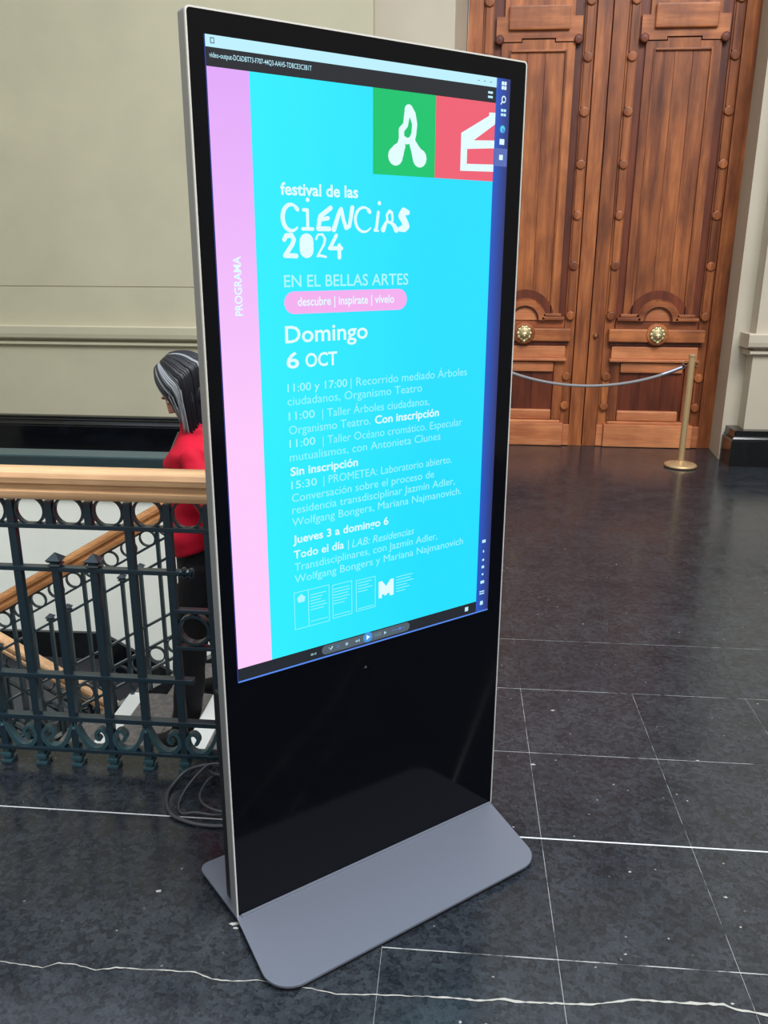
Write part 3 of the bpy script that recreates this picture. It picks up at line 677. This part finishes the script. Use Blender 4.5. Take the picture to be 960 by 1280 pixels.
stroke('globe_icon', [(.8275, 2.031)], .019, SC_PLAY, 3); stroke('globe_icon', arc(.8275, 2.030, .005, .006, 20, 230, 8), .004, emat('screen_aqua', srgb(90, 225, 220)), 4)
sq('folder_icon', .8195, .8350, 1.995, 2.008, SC_WH, 3); sq('app_icon', .8200, .8320, 1.9590, 1.9710, SC_WH, 4)
for z, w, h in ((.9300, .013, .009), (.9000, .004, .007), (.8740, .007, .006), (.8510, .009, .008), (.8290, .006, .006), (.8030, .014, .009), (.7760, .018, .0035), (.7690, .018, .0035), (.7350, .011, .012)):
    sq('tray_icon', .8225-w/2, .8225+w/2, z, z+h, SC_BAR, 3)
flat('brand_mark', [(.4085, .645), (.4195, .645), (.414, .653)], mat('grey_print', srgb(70, 72, 80), .4), 0, K)

# ------------------------------------------------------------------ railings
def ribbon(mb, pts, w, y0, y1):
    ws = w if isinstance(w, list) else [w]*len(pts); n = len(pts); lf = []; rg = []
    for i in range(n):
        a = Vector(pts[max(0, i-1)]); b = Vector(pts[min(n-1, i+1)]); d = (b-a).normalized(); nr = Vector((-d.y, d.x)); c = Vector(pts[i])
        lf.append(c+nr*ws[i]/2); rg.append(c-nr*ws[i]/2)
    v = [(q.x, y0, q.y) for q in lf]+[(q.x, y0, q.y) for q in rg]+[(q.x, y1, q.y) for q in lf]+[(q.x, y1, q.y) for q in rg]; f = []
    for i in range(n-1): f += [(i, i+1, n+i+1, n+i), (2*n+i, 3*n+i, 3*n+i+1, 2*n+i+1), (i, 2*n+i, 2*n+i+1, i+1), (n+i, n+i+1, 3*n+i+1, 3*n+i)]
    f += [(0, n, 3*n, 2*n), (n-1, 3*n-1, 4*n-1, 2*n-1)]
    mb.add(v, f); return mb
def ringm(mb, cx, cz, r, w, y0, y1, n=28):
    pts = [(cx+r*math.cos(2*pi*i/n), cz+r*math.sin(2*pi*i/n)) for i in range(n+1)]; return ribbon(mb, pts, w, y0, y1)
def finial(mb, x, y, z, s_=1.0):
    # square pyramid head over a collar
    a = .021*s_
    for z0, z1, r0, r1 in ((0, .007, .6, .92), (.007, .013, .92, .80), (.013, .018, .62, .62), (.018, .026, .85, 1.12), (.026, .047, 1.12, .05)):
        v = [(x+sx*a*r, y+sy*a*r, z+zz*s_) for zz, r in ((z0, r0), (z1, r1)) for sx, sy in ((-1, -1), (1, -1), (1, 1), (-1, 1))]
        mb.add(v, [(3, 2, 1, 0), (4, 5, 6, 7), (0, 1, 5, 4), (1, 2, 6, 5), (2, 3, 7, 6), (3, 0, 4, 7)])
    return mb
RY = 2.478; BX0 = -.771; SPC = .129
R1 = thing('landing_railing', 'dark teal wrought iron railing with ring frieze, scrolls and pale wooden handrail on floor edge', 'railing', (-1.2, RY, 0))
HP = [(-.038, .986), (.038, .986), (.043, .996), (.043, 1.012), (.030, 1.020), (.030, 1.030), (.046, 1.040), (.048, 1.058), (.040, 1.072), (.020, 1.081), (-.020, 1.081), (-.040, 1.072), (-.048, 1.058), (-.046, 1.040), (-.030, 1.030), (-.030, 1.020), (-.043, 1.012), (-.043, .996)]
smooth_by_angle(MB().prism(HP, lambda q, d: (d, RY+q[0], q[1]), -4.30, -.42).build('handrail', M['rail_wood'], R1, 'pale varnished wooden handrail'), 30)
KMIN, KMAX = -2, 27
bxk = lambda k: BX0 - SPC*k
def typ(k): return 'F' if k % 5 in (0, 1, 2) else 's'
XA, XB = bxk(KMAX)-.02, bxk(KMIN)+.02
hw = .0125
def ib(mb, name, parent=R1, m='iron'): return mb.build(name, M[m], parent)
ib(MB().box(XA, XB, RY-.016, RY+.016, .980, .988, .002), 'top_rail'); ib(MB().box(XA, XB, RY-.014, RY+.014, .880, .896, .002), 'rail')
ib(MB().box(XA, XB, RY-.015, RY+.015, .178, .196, .002), 'rail'); ib(MB().box(XA, XB, RY-.022, RY+.022, .060, .074, .002), 'base_rail')
for k in range(KMIN, KMAX+1):
    x = bxk(k)
    if typ(k) == 'F': ib(MB().box(x-hw, x+hw, RY-.0125, RY+.0125, .05, .972, .002), 'baluster')
    else:
        ib(MB().box(x-hw, x+hw, RY-.0125, RY+.0125, .05, .765, .002), 'baluster'); ib(MB().box(x-hw, x+hw, RY-.0125, RY+.0125, .888, .972, .002), 'frieze_post')
        ib(finial(MB(), x, RY, .746, 1.05), 'finial')
    if k > KMIN: ib(ringm(MB(), x+SPC/2, .9385, .0475, .0078, RY-.008, RY+.008), 'ring')
    # feet
    ib(MB().box(x-.011, x+.011, RY-.014, RY+.014, .0015, .062).box(x-.019, x+.019, RY-.021, RY+.021, .026, .042, .003).box(x-.020, x+.020, RY-.022, RY+.022, .0015, .014, .002), 'foot', m='iron_b')
    if k % 2 == 0:
        for sg in (-1, 1):
            P0 = [(0.0, .176), (.010, .160), (.020, .138), (.034, .116), (.052, .103), (.070, .101), (.087, .108), (.099, .122), (.101, .139), (.094, .153), (.081, .158), (.070, .151), (.067, .139), (.073, .131), (.081, .133)]
            W0 = [.010, .012, .013, .015, .016, .016, .015, .014, .013, .012, .011, .011, .011, .012, .014]
            dense = []; dw = []
            for i in range(len(P0)-1):
                p0 = Vector(P0[max(0, i-1)]); p1 = Vector(P0[i]); p2 = Vector(P0[i+1]); p3 = Vector(P0[min(len(P0)-1, i+2)])
                for t in (0, .33, .66):
                    q = .5*((2*p1)+(-p0+p2)*t+(2*p0-5*p1+4*p2-p3)*t*t+(-p0+3*p1-3*p2+p3)*t**3); dense.append((x+sg*q.x*1.14, .070+(q.y-.101)*1.36)); dw.append(W0[i]+(W0[i+1]-W0[i])*t)
            ib(ribbon(MB(), dense, dw, RY-.013, RY+.013), 'scroll', m='iron_b')
        ib(MB().ellipsoid((x, RY-.014, .150), (.007, .005, .007), nu=10, nv=6), 'rivet', m='iron_b')
# middle rails run between the paired balusters and stop past them
g0 = 1
while g0 <= KMAX:
    xr = bxk(g0)+.030; xl = bxk(KMAX)-.030
    ib(MB().box(xl, xr, RY-.014, RY+.014, .732, .748, .002), 'rail'); ib(MB().box(xl-.01, xr+.02, RY-.015, RY+.015, .341, .358, .002), 'rail')
    for xe, sg in ((xr, 1), (xl, -1)):
        mb = MB()
        for dx, r in ((.0, .012), (.012, .020), (.024, .013), (.036, .018)): mb.ellipsoid((xe+sg*dx, RY, .740), (.010, .016, r), nu=8, nv=6)
        ib(mb, 'leaf_finial')
    g0 += 99
for k in range(KMIN, KMAX+1):
    if k == 0:
        xr, xl = bxk(k), bxk(k+1)
        ib(MB().box(xl, xr, RY-.013, RY+.013, .600, .614, .002), 'cross_bar'); ib(MB().box(xl, xr, RY-.013, RY+.013, .468, .482, .002), 'cross_bar'); ib(ringm(MB(), (xl+xr)/2, .541, .0500, .010, RY-.014, RY+.014), 'ring')
xn = bxk(KMIN)+SPC
ib(MB().box(xn-.022, xn+.022, RY-.022, RY+.022, .0015, .985, .004), 'newel_post')

def slope_rail(name, label, Y, xa, xb, zf, slope, rmat, topoff=.97, sp_=.105, lower=True, zmin=-9):
    """railing along X from xa (upper end) to xb, zf(x) = nosing height"""
    R = thing(name, label, 'railing', (xa, Y, zf(xa)))
    fn = lambda q, d: (d, Y+q[0]*.9, zf(d)+topoff-1.081+q[1])
    smooth_by_angle(MB().prism(HP, fn, xa, xb).build('handrail', M[rmat], R, 'varnished wooden handrail'), 30)
    def bar(off0, off1, y=.012): return MB().prism([(xa, zf(xa)+off0), (xb, zf(xb)+off0), (xb, zf(xb)+off1), (xa, zf(xa)+off1)], XZ, Y-y, Y+y)
    T = topoff
    ib(bar(T-.108, T-.095), 'top_rail', R); ib(bar(T-.205, T-.193), 'rail', R); ib(bar(T-.318, T-.305), 'rail', R); ib(bar(T-.63, T-.617), 'rail', R); ib(bar(T-.76, T-.747), 'rail', R); ib(bar(T-.89, T-.875), 'base_rail', R)
    sg = -1 if xb < xa else 1; k = 0; x = xa+sg*.03
    while (x-xb)*sg < 0:
        h = .009
        if k % 4 in (0, 3): ib(MB().prism([(x-h, zf(x)+T-1.0), (x+h, zf(x)+T-1.0), (x+h, zf(x)+T-.1), (x-h, zf(x)+T-.1)], XZ, Y-h, Y+h), 'baluster', R)
        else:
            ib(MB().prism([(x-h, zf(x)+T-1.0), (x+h, zf(x)+T-1.0), (x+h, zf(x)+T-.285), (x-h, zf(x)+T-.285)], XZ, Y-h, Y+h), 'baluster', R); ib(finial(MB(), x, Y, zf(x)+T-.30, .9), 'finial', R)
        xm = x+sg*sp_/2
        if (xm-xb)*sg < 0:
            ib(ringm(MB(), xm, zf(xm)+T-.150, .041, .007, Y-.008, Y+.008, 20), 'ring', R)
            ib(ringm(MB(), xm, zf(xm)+T-.815, .043, .008, Y-.008, Y+.008, 16), 'ring', R)
        x += sg*sp_; k += 1
    return R
R2_ = slope_rail('stair_railing', 'iron stair railing with wooden handrail sloping down left beyond the woman in red', 4.0, XS0+.06, -3.05, zN, .588, 'rail_wood2')
zN2 = lambda x: ZL - .62*(x+2.66)
R3_ = slope_rail('lower_stair_railing', 'lower stair railing with pale handrail seen through the balusters, sloping down right', 4.5, -2.98, -.9, zN2, -.62, 'rail_wood', 1.02)

# ------------------------------------------------------------------ rope barrier
def stanchion(x, y, label):
    s_ = thing('rope_stanchion', label, 'stanchion', (x, y, 0), group='brass rope posts by the wooden doors')
    MB().lathe([(.128, .002), (.134, .008), (.134, .018), (.126, .026), (.09, .034), (.05, .042), (.036, .052), (0, .052)], (x, y, 0), 'Z', 40).build('base', M['brass_pale'], s_, smooth=True)
    MB().lathe([(.026, .045), (.026, .925), (.031, .927), (.031, .940), (.026, .944), (0, .944)], (x, y, 0), 'Z', 24).build('post', M['brass_pale'], s_)
    for sg in (-1, 1):
        pts = [(x+sg*(.045+.020*math.cos(a)), y, .868+.020*math.sin(a)) for a in [2*pi*k/14 for k in range(14)]]
        MB().tube(pts, .004, 6, closed=True).build('hook_ring', M['brass'], s_)
    return s_
SX, SY = 1.915, 7.13; SX2 = .22
stanchion(SX, SY, 'brass rope post with round base in front of the right door leaf'); stanchion(SX2, SY, 'brass rope post in front of the left door leaf, behind the kiosk')
rp_ = thing('barrier_rope', 'sagging grey barrier rope with chrome end hooks strung before the doors', 'rope', (1.05, SY, .67))
xa, xb = SX2+.075, SX-.075; pts = []
for i in range(41):
    t = i/40; x = xa+(xb-xa)*t; c_ = (math.cosh(2.0*(t-.5)*1.0)-1)/(math.cosh(1.0)-1); pts.append((x, SY-.01, .672+.165*c_))
smooth_by_angle(MB().tube(pts[3:-3], .0125, 10).build('cord', M['rope'], rp_), 60)
for a in (pts[:5], pts[-5:]): MB().tube(a, .0155, 10).build('end_cap', M['chrome'], rp_, 'chrome end cap')
for x, sg in ((xa, -1), (xb, 1)):
    MB().tube([(x+sg*(.008+.014*math.cos(q)), SY-.008, .845+.018*math.sin(q)) for q in [2*pi*k/12 for k in range(12)]], .0035, 6, closed=True).build('snap_hook', M['chrome'], rp_)

# ------------------------------------------------------------------ cables behind the kiosk
def catmull(pts, n=8, closed=False):
    out = []; k = len(pts); pts = [Vector(q) for q in pts]
    for i in range(k if closed else k-1):
        g = lambda j: pts[j % k] if closed else pts[max(0, min(k-1, j))]
        p0, p1, p2, p3 = g(i-1), g(i), g(i+1), g(i+2)
        for s_ in range(n):
            t = s_/n; out.append(.5*((2*p1)+(-p0+p2)*t+(2*p0-5*p1+4*p2-p3)*t*t+(-p0+3*p1-3*p2+p3)*t**3))
    if not closed: out.append(pts[-1])
    return out
c1 = [(-.56, 2.40, .012), (-.66, 2.425, .03), (-.74, 2.43, .055), (-.80, 2.425, .062), (-.850, 2.425, .05), (-.888, 2.42, .03), (-.912, 2.38, .012), (-.918, 2.336, .008), (-.901, 2.274, .008), (-.864, 2.222, .008), (-.806, 2.194, .008), (-.751, 2.183, .008), (-.68, 2.186, .008), (-.57, 2.21, .010), (-.50, 2.20, .03), (-.46, 2.13, .07), (-.432, 2.075, .2)]
ca = MB().tube(catmull(c1), .0065, 10).build('power_cable', M['cable'], None, smooth=True)
ca['label'] = 'thick black cable in one wide loop on the floor behind the kiosk'; ca['category'] = 'cable'
c2 = [(-.62, 2.40, .03), (-.72, 2.425, .06), (-.79, 2.42, .07), (-.825, 2.40, .05), (-.858, 2.35, .02), (-.863, 2.28, .008), (-.838, 2.232, .010), (-.79, 2.226, .020), (-.70, 2.235, .012), (-.58, 2.30, .02), (-.60, 2.42, .03), (-.70, 2.44, .03),
      (-.78, 2.40, .035), (-.80, 2.32, .03), (-.775, 2.26, .03), (-.70, 2.225, .03), (-.60, 2.25, .03), (-.66, 2.33, .045), (-.74, 2.40, .05), (-.76, 2.43, .06), (-.79, 2.44, .055), (-.80, 2.42, .045), (-.76, 2.39, .05), (-.68, 2.37, .05), (-.56, 2.36, .03), (-.50, 2.24, .03), (-.45, 2.13, .06), (-.41, 2.045, .22)]
cc = MB().tube(catmull(c2), .0046, 8).build('coiled_cable', M['cable'], None, smooth=True)
cc['label'] = 'thinner grey-black cable tangled in small coils inside the wide cable loop'; cc['category'] = 'cable'

# ------------------------------------------------------------------ woman
PX, PY = -1.05, 3.30
F2 = -.40                                    # tread she stands on
WN = thing('person', 'person in red jacket and black trousers with grey-streaked dark hair, walking downstairs, head bowed', 'person', (PX, PY, F2))
M['skin'] = mat('skin', srgb(196, 140, 116), .5); P(M['skin']).inputs['Subsurface Weight'].default_value = .08
def fabric(name, c, sc=220, rough=.8):
    m = mat(name, c, rough, 0, .25); n = noise(m, coords(m), sc, 2); n2 = noise(m, coords(m), 9, 4)
    col = ramp(m, n2.outputs[0], [(.3, [q*.8 for q in c[:3]]), (.7, [min(1, q*1.12) for q in c[:3]])]); L(m, col.outputs[0], P(m).inputs['Base Color']); bump(m, n.outputs[0], .2, .001); return m
M['jacket'] = fabric('red_fleece', srgb(190, 14, 44)); M['pants'] = fabric('black_cloth', srgb(15, 15, 19)); M['shoe'] = fabric('black_leather', srgb(18, 17, 20), 80, .5)
M['hair'] = mat('dark_hair', srgb(16, 17, 26), .4); M['hair_grey'] = mat('grey_hair', srgb(128, 132, 136), .45)
def remesh(o, vox, it=4, fac=.5):
    md = o.modifiers.new('r', 'REMESH'); md.mode = 'VOXEL'; md.voxel_size = vox
    sm = o.modifiers.new('s', 'SMOOTH'); sm.iterations = it; sm.factor = fac
    bpy.context.view_layer.update(); dg = bpy.context.evaluated_depsgraph_get()
    me = bpy.data.meshes.new_from_object(o.evaluated_get(dg)); o.modifiers.clear(); old = o.data; o.data = me; bpy.data.meshes.remove(old)
    me.polygons.foreach_set('use_smooth', [True]*len(me.polygons)); me.update(); return o
HC = Vector((-1.082, PY, 1.205)); HR = Matrix.Rotation(math.radians(-42), 3, 'Y')      # face turned down, towards -X
def hp(x, y, z): return HC + HR @ Vector((x, y, z))
arms = {-1: [(-1.035, -.150, .965), (-.99, -.205, .90), (-.93, -.225, .76), (-.88, -.230, .66), (-.86, -.225, .53), (-.87, -.215, .43)],
        1: [(-1.035, .155, .965), (-1.01, .215, .90), (-.98, .245, .73), (-.97, .250, .62), (-1.0, .245, .49), (-1.02, .235, .41)]}
legs = {-1: dict(hip=(-1.03, -.085, .47), knee=(-1.115, -.085, .07), ank=(-1.165, -.085, F2+.085), dirx=-1), 1: dict(hip=(-1.03, .085, .47), knee=(-1.03, .085, .13), ank=(-.96, .09, -RI+.085), dirx=-1)}
# legs of the far side stand one tread higher
body = MB()
body.loft([(-1.04, PY, .42, .10, .15), (-1.03, PY, .52, .115, .165), (-1.035, PY, .66, .09, .13), (-1.045, PY, .82, .105, .145), (-1.04, PY, .93, .10, .165), (-1.035, PY, .99, .07, .13), (-1.035, PY, 1.02, .05, .055), (-1.045, PY, 1.09, .048, .050), (-1.055, PY, 1.15, .05, .05)], 24)
for sg, a in arms.items():
    body.tube([(x, PY+y, z) for x, y, z in a], [.032, .040, .038, .034, .031, .024], 12)
for sg, l in legs.items():
    h, k_, an = l['hip'], l['knee'], l['ank']
    body.tube([(h[0], PY+h[1], h[2]), ((h[0]*.5+k_[0]*.5)-.01, PY+h[1], (h[2]+k_[2])/2), (k_[0], PY+k_[1], k_[2]), (k_[0]*.6+an[0]*.4+.012, PY+k_[1], k_[2]*.6+an[2]*.4), (an[0], PY+an[1], an[2]), (an[0]-.02, PY+an[1], an[2]-.05)], [.088, .074, .056, .054, .036, .034], 14)
    body.ellipsoid((an[0]-.06, PY+an[1], an[2]-.055), (.115, .038, .028))
# head, jaw, nose, lips, chin, ears in the same skin
body.ellipsoid(hp(0, 0, .015), (.092, .074, .100), HR); body.ellipsoid(hp(-.035, 0, -.055), (.056, .054, .062), HR); body.ellipsoid(hp(-.070, 0, -.098), (.020, .022, .018), HR)
body.tube([hp(-.088, 0, .022), hp(-.100, 0, .0), hp(-.113, 0, -.024), hp(-.096, 0, -.034)], [.009, .011, .014, .010], 10)
body.ellipsoid(hp(-.088, 0, -.058), (.013, .024, .006), HR); body.ellipsoid(hp(-.085, 0, -.070), (.013, .021, .007), HR); body.ellipsoid(hp(-.082, 0, .032), (.014, .052, .010), HR)
for sg in (-1, 1): body.ellipsoid(hp(.008, sg*.075, -.01), (.018, .009, .030), HR); body.ellipsoid(hp(-.060, sg*.035, -.025), (.030, .026, .026), HR)
# hands: palm, four fingers, thumb
for sg, a in arms.items():
    w = Vector((a[-1][0], PY+a[-1][1], a[-1][2])); dn = Vector((-.25, 0, -1)).normalized(); fwv = Vector((-1, 0, .25)).normalized()
    body.tube([w, w+dn*.03, w+dn*.075, w+dn*.09], [.022, .030, .034, .028], 12, flat=.5)
    for i, (o_, ln) in enumerate(((.026, .062), (.009, .072), (-.009, .066), (-.025, .050))):
        b = w+dn*.082+fwv*o_; body.tube([b, b+dn*ln*.45+fwv*.002, b+dn*ln*.78+fwv*.012*0+Vector((0, -sg*.010, 0)), b+dn*ln+Vector((0, -sg*.022, 0))], [.0088, .0082, .0075, .006], 8)
    tb = w+dn*.028+fwv*.024; body.tube([tb, tb+dn*.025+fwv*.020, tb+dn*.052+fwv*.026, tb+dn*.070+fwv*.022], [.011, .0105, .0095, .007], 8)
bd = remesh(body.build('body', M['skin'], WN), .0045, 3)
# eyes and brows
for sg in (-1, 1):
    MB().ellipsoid(hp(-.0855, sg*.031, .003), (.0035, .004, .004), HR, 10, 8).build('iris', mat('iris', srgb(40, 24, 18), .2), WN, smooth=True)
    MB().ellipsoid(hp(-.079, sg*.031, .006), (.008, .012, .007), HR, 14, 10).build('eye', mat('eye_white', srgb(225, 222, 218), .2), WN, smooth=True)
    MB().tube([hp(-.088, sg*.014, .028), hp(-.089, sg*.031, .034), hp(-.080, sg*.050, .028)], [.004, .005, .003], 8).build('eyebrow', M['hair'], WN, smooth=True)
def folds(o, amp, fz, seed=0):
    me = o.data
    r_ = random.Random(seed); ph = [r_.uniform(0, 6) for _ in range(6)]
    for q in me.vertices:
        x, y, z = q.co; d = (math.sin(fz*z+14*y+9*x+ph[0])*math.sin(22*y+11*x+ph[1]) + .6*math.sin(fz*1.9*z-20*x+8*y+ph[2]) + .4*math.sin(55*x+40*y+18*z+ph[3]))
        q.co += q.normal*amp*d
    me.update()
jk = MB()
jk.loft([(-1.045, PY, .555, .105, .178), (-1.045, PY, .565, .128, .190), (-1.045, PY, .62, .136, .192), (-1.045, PY, .72, .124, .172), (-1.050, PY, .82, .132, .172), (-1.052, PY, .91, .132, .184), (-1.045, PY, .965, .112, .180), (-1.042, PY, 1.005, .086, .128), (-1.042, PY, 1.03, .068, .078), (-1.042, PY, 1.055, .064, .070)], 28)
for sg, a in arms.items(): jk.tube([(x, PY+y, z) for x, y, z in a[:5]]+[(a[5][0]*.85+a[4][0]*.15, PY+a[5][1], a[5][2]*.85+a[4][2]*.15)], [.050, .058, .055, .051, .046, .041], 16)
# hem dips in front
jo = jk.build('jacket', M['jacket'], WN); remesh(jo, .008, 5)
for q in jo.data.vertices:
    zc = q.co.z + F2
    if zc < .64 and abs(q.co.y) < .2: q.co.z += (q.co.x+.0)*.42 * min(1, (.64-zc)/.07)
folds(jo, .0055, 30, 2)
MB().tube([(-1.118, PY-.02, 1.03), (-1.150, PY-.01, .97), (-1.184, PY, .90), (-1.186, PY, .80), (-1.18, PY, .60)], .0035, 6).build('zip', M['silver'], WN)
col_ = MB().loft([(-1.045, PY, 1.02, .070, .080), (-1.048, PY, 1.05, .066, .072), (-1.050, PY, 1.085, .064, .068), (-1.05, PY, 1.09, .058, .062)], 24).build('collar', M['jacket'], WN, smooth=True)
tq = MB()
tq.loft([(-1.04, PY, .40, .10, .16), (-1.035, PY, .47, .122, .178), (-1.035, PY, .56, .122, .172), (-1.04, PY, .62, .10, .14)], 24)
for sg, l in legs.items():
    h, k_, an = l['hip'], l['knee'], l['ank']
    tq.tube([(h[0], PY+h[1], h[2]+.03), (h[0]-.005, PY+h[1], h[2]-.06), ((h[0]*.5+k_[0]*.5)-.012, PY+h[1], (h[2]+k_[2])/2), (k_[0], PY+k_[1], k_[2]), (k_[0]*.5+an[0]*.5+.01, PY+k_[1], (k_[2]+an[2])/2), (an[0]+.005, PY+an[1], an[2]+.02), (an[0]+.005, PY+an[1], an[2]-.01)], [.098, .102, .088, .072, .066, .058, .056], 18)
to_ = tq.build('trousers', M['pants'], WN); remesh(to_, .009, 5); folds(to_, .003, 26, 5)
for sg, l in legs.items():
    an = l['ank']; f0 = an[2]-.085
    sh = MB().loft([(an[0]-.055, PY+an[1], f0+.004, .130, .046), (an[0]-.055, PY+an[1], f0+.022, .132, .047), (an[0]-.050, PY+an[1], f0+.045, .118, .043), (an[0]-.02, PY+an[1], f0+.065, .078, .040), (an[0]+.004, PY+an[1], f0+.10, .050, .042)], 22)
    sh.build('shoe', M['shoe'], WN, smooth=True)
    MB().loft([(an[0]-.057, PY+an[1], f0+.0005, .136, .049), (an[0]-.057, PY+an[1], f0+.014, .136, .049)], 22).build('shoe_sole', M['black'], WN)
# hair: cap plus falling locks
hc = MB().ellipsoid(hp(.014, 0, .028), (.104, .090, .104), HR, 28, 18)
hc.ellipsoid((-1.030, PY, 1.185), (.062, .076, .085))
hb = hc.build('hair', M['hair'], WN, 'shoulder-length dark hair with grey streaks', smooth=True)
hr = random.Random(11); dk = MB(); gy = MB()
for i in range(260):
    az = hr.uniform(-132, 132)                       # 0 = back of the head
    a = math.radians(az); cx, cy = math.cos(a), math.sin(a); r0 = hr.uniform(.99, 1.06)
    pts = []; 
    for t in (8, 25, 42, 60, 78, 92):
        ph = math.radians(t); pts.append(hp(.014+.108*r0*math.sin(ph)*cx-.02*(1-math.sin(ph)), .093*r0*math.sin(ph)*cy, .028+.108*r0*math.cos(ph)))
    e = pts[-1]; fr = max(0, (abs(az)-60)/72); dz = 1.000+.060*fr+hr.uniform(0, .09)
    inx = -1.045+.045*cx-.012*fr; iny = PY+.070*cy
    k2 = e.lerp(Vector((inx, iny, dz)), .5) + Vector((.006*cx, .010*cy, 0)); k3 = Vector((inx+.008*hr.uniform(-1, 1)-.01, iny, dz))
    pts += [k2, k3]
    w = hr.uniform(.008, .015); grey = (abs(az) > 84 and hr.random() < .42) or hr.random() < .10
    (gy if grey else dk).tube(catmull(pts, 3), [w*min(1, .4+j/5)*(1 if j < 17 else .55) for j in range(22)], 6, flat=.45)
dk.build('hair_lock', M['hair'], hb, kind='stuff', smooth=True); gy.build('hair_lock', M['hair_grey'], hb, 'grey streaks of hair', kind='stuff', smooth=True)
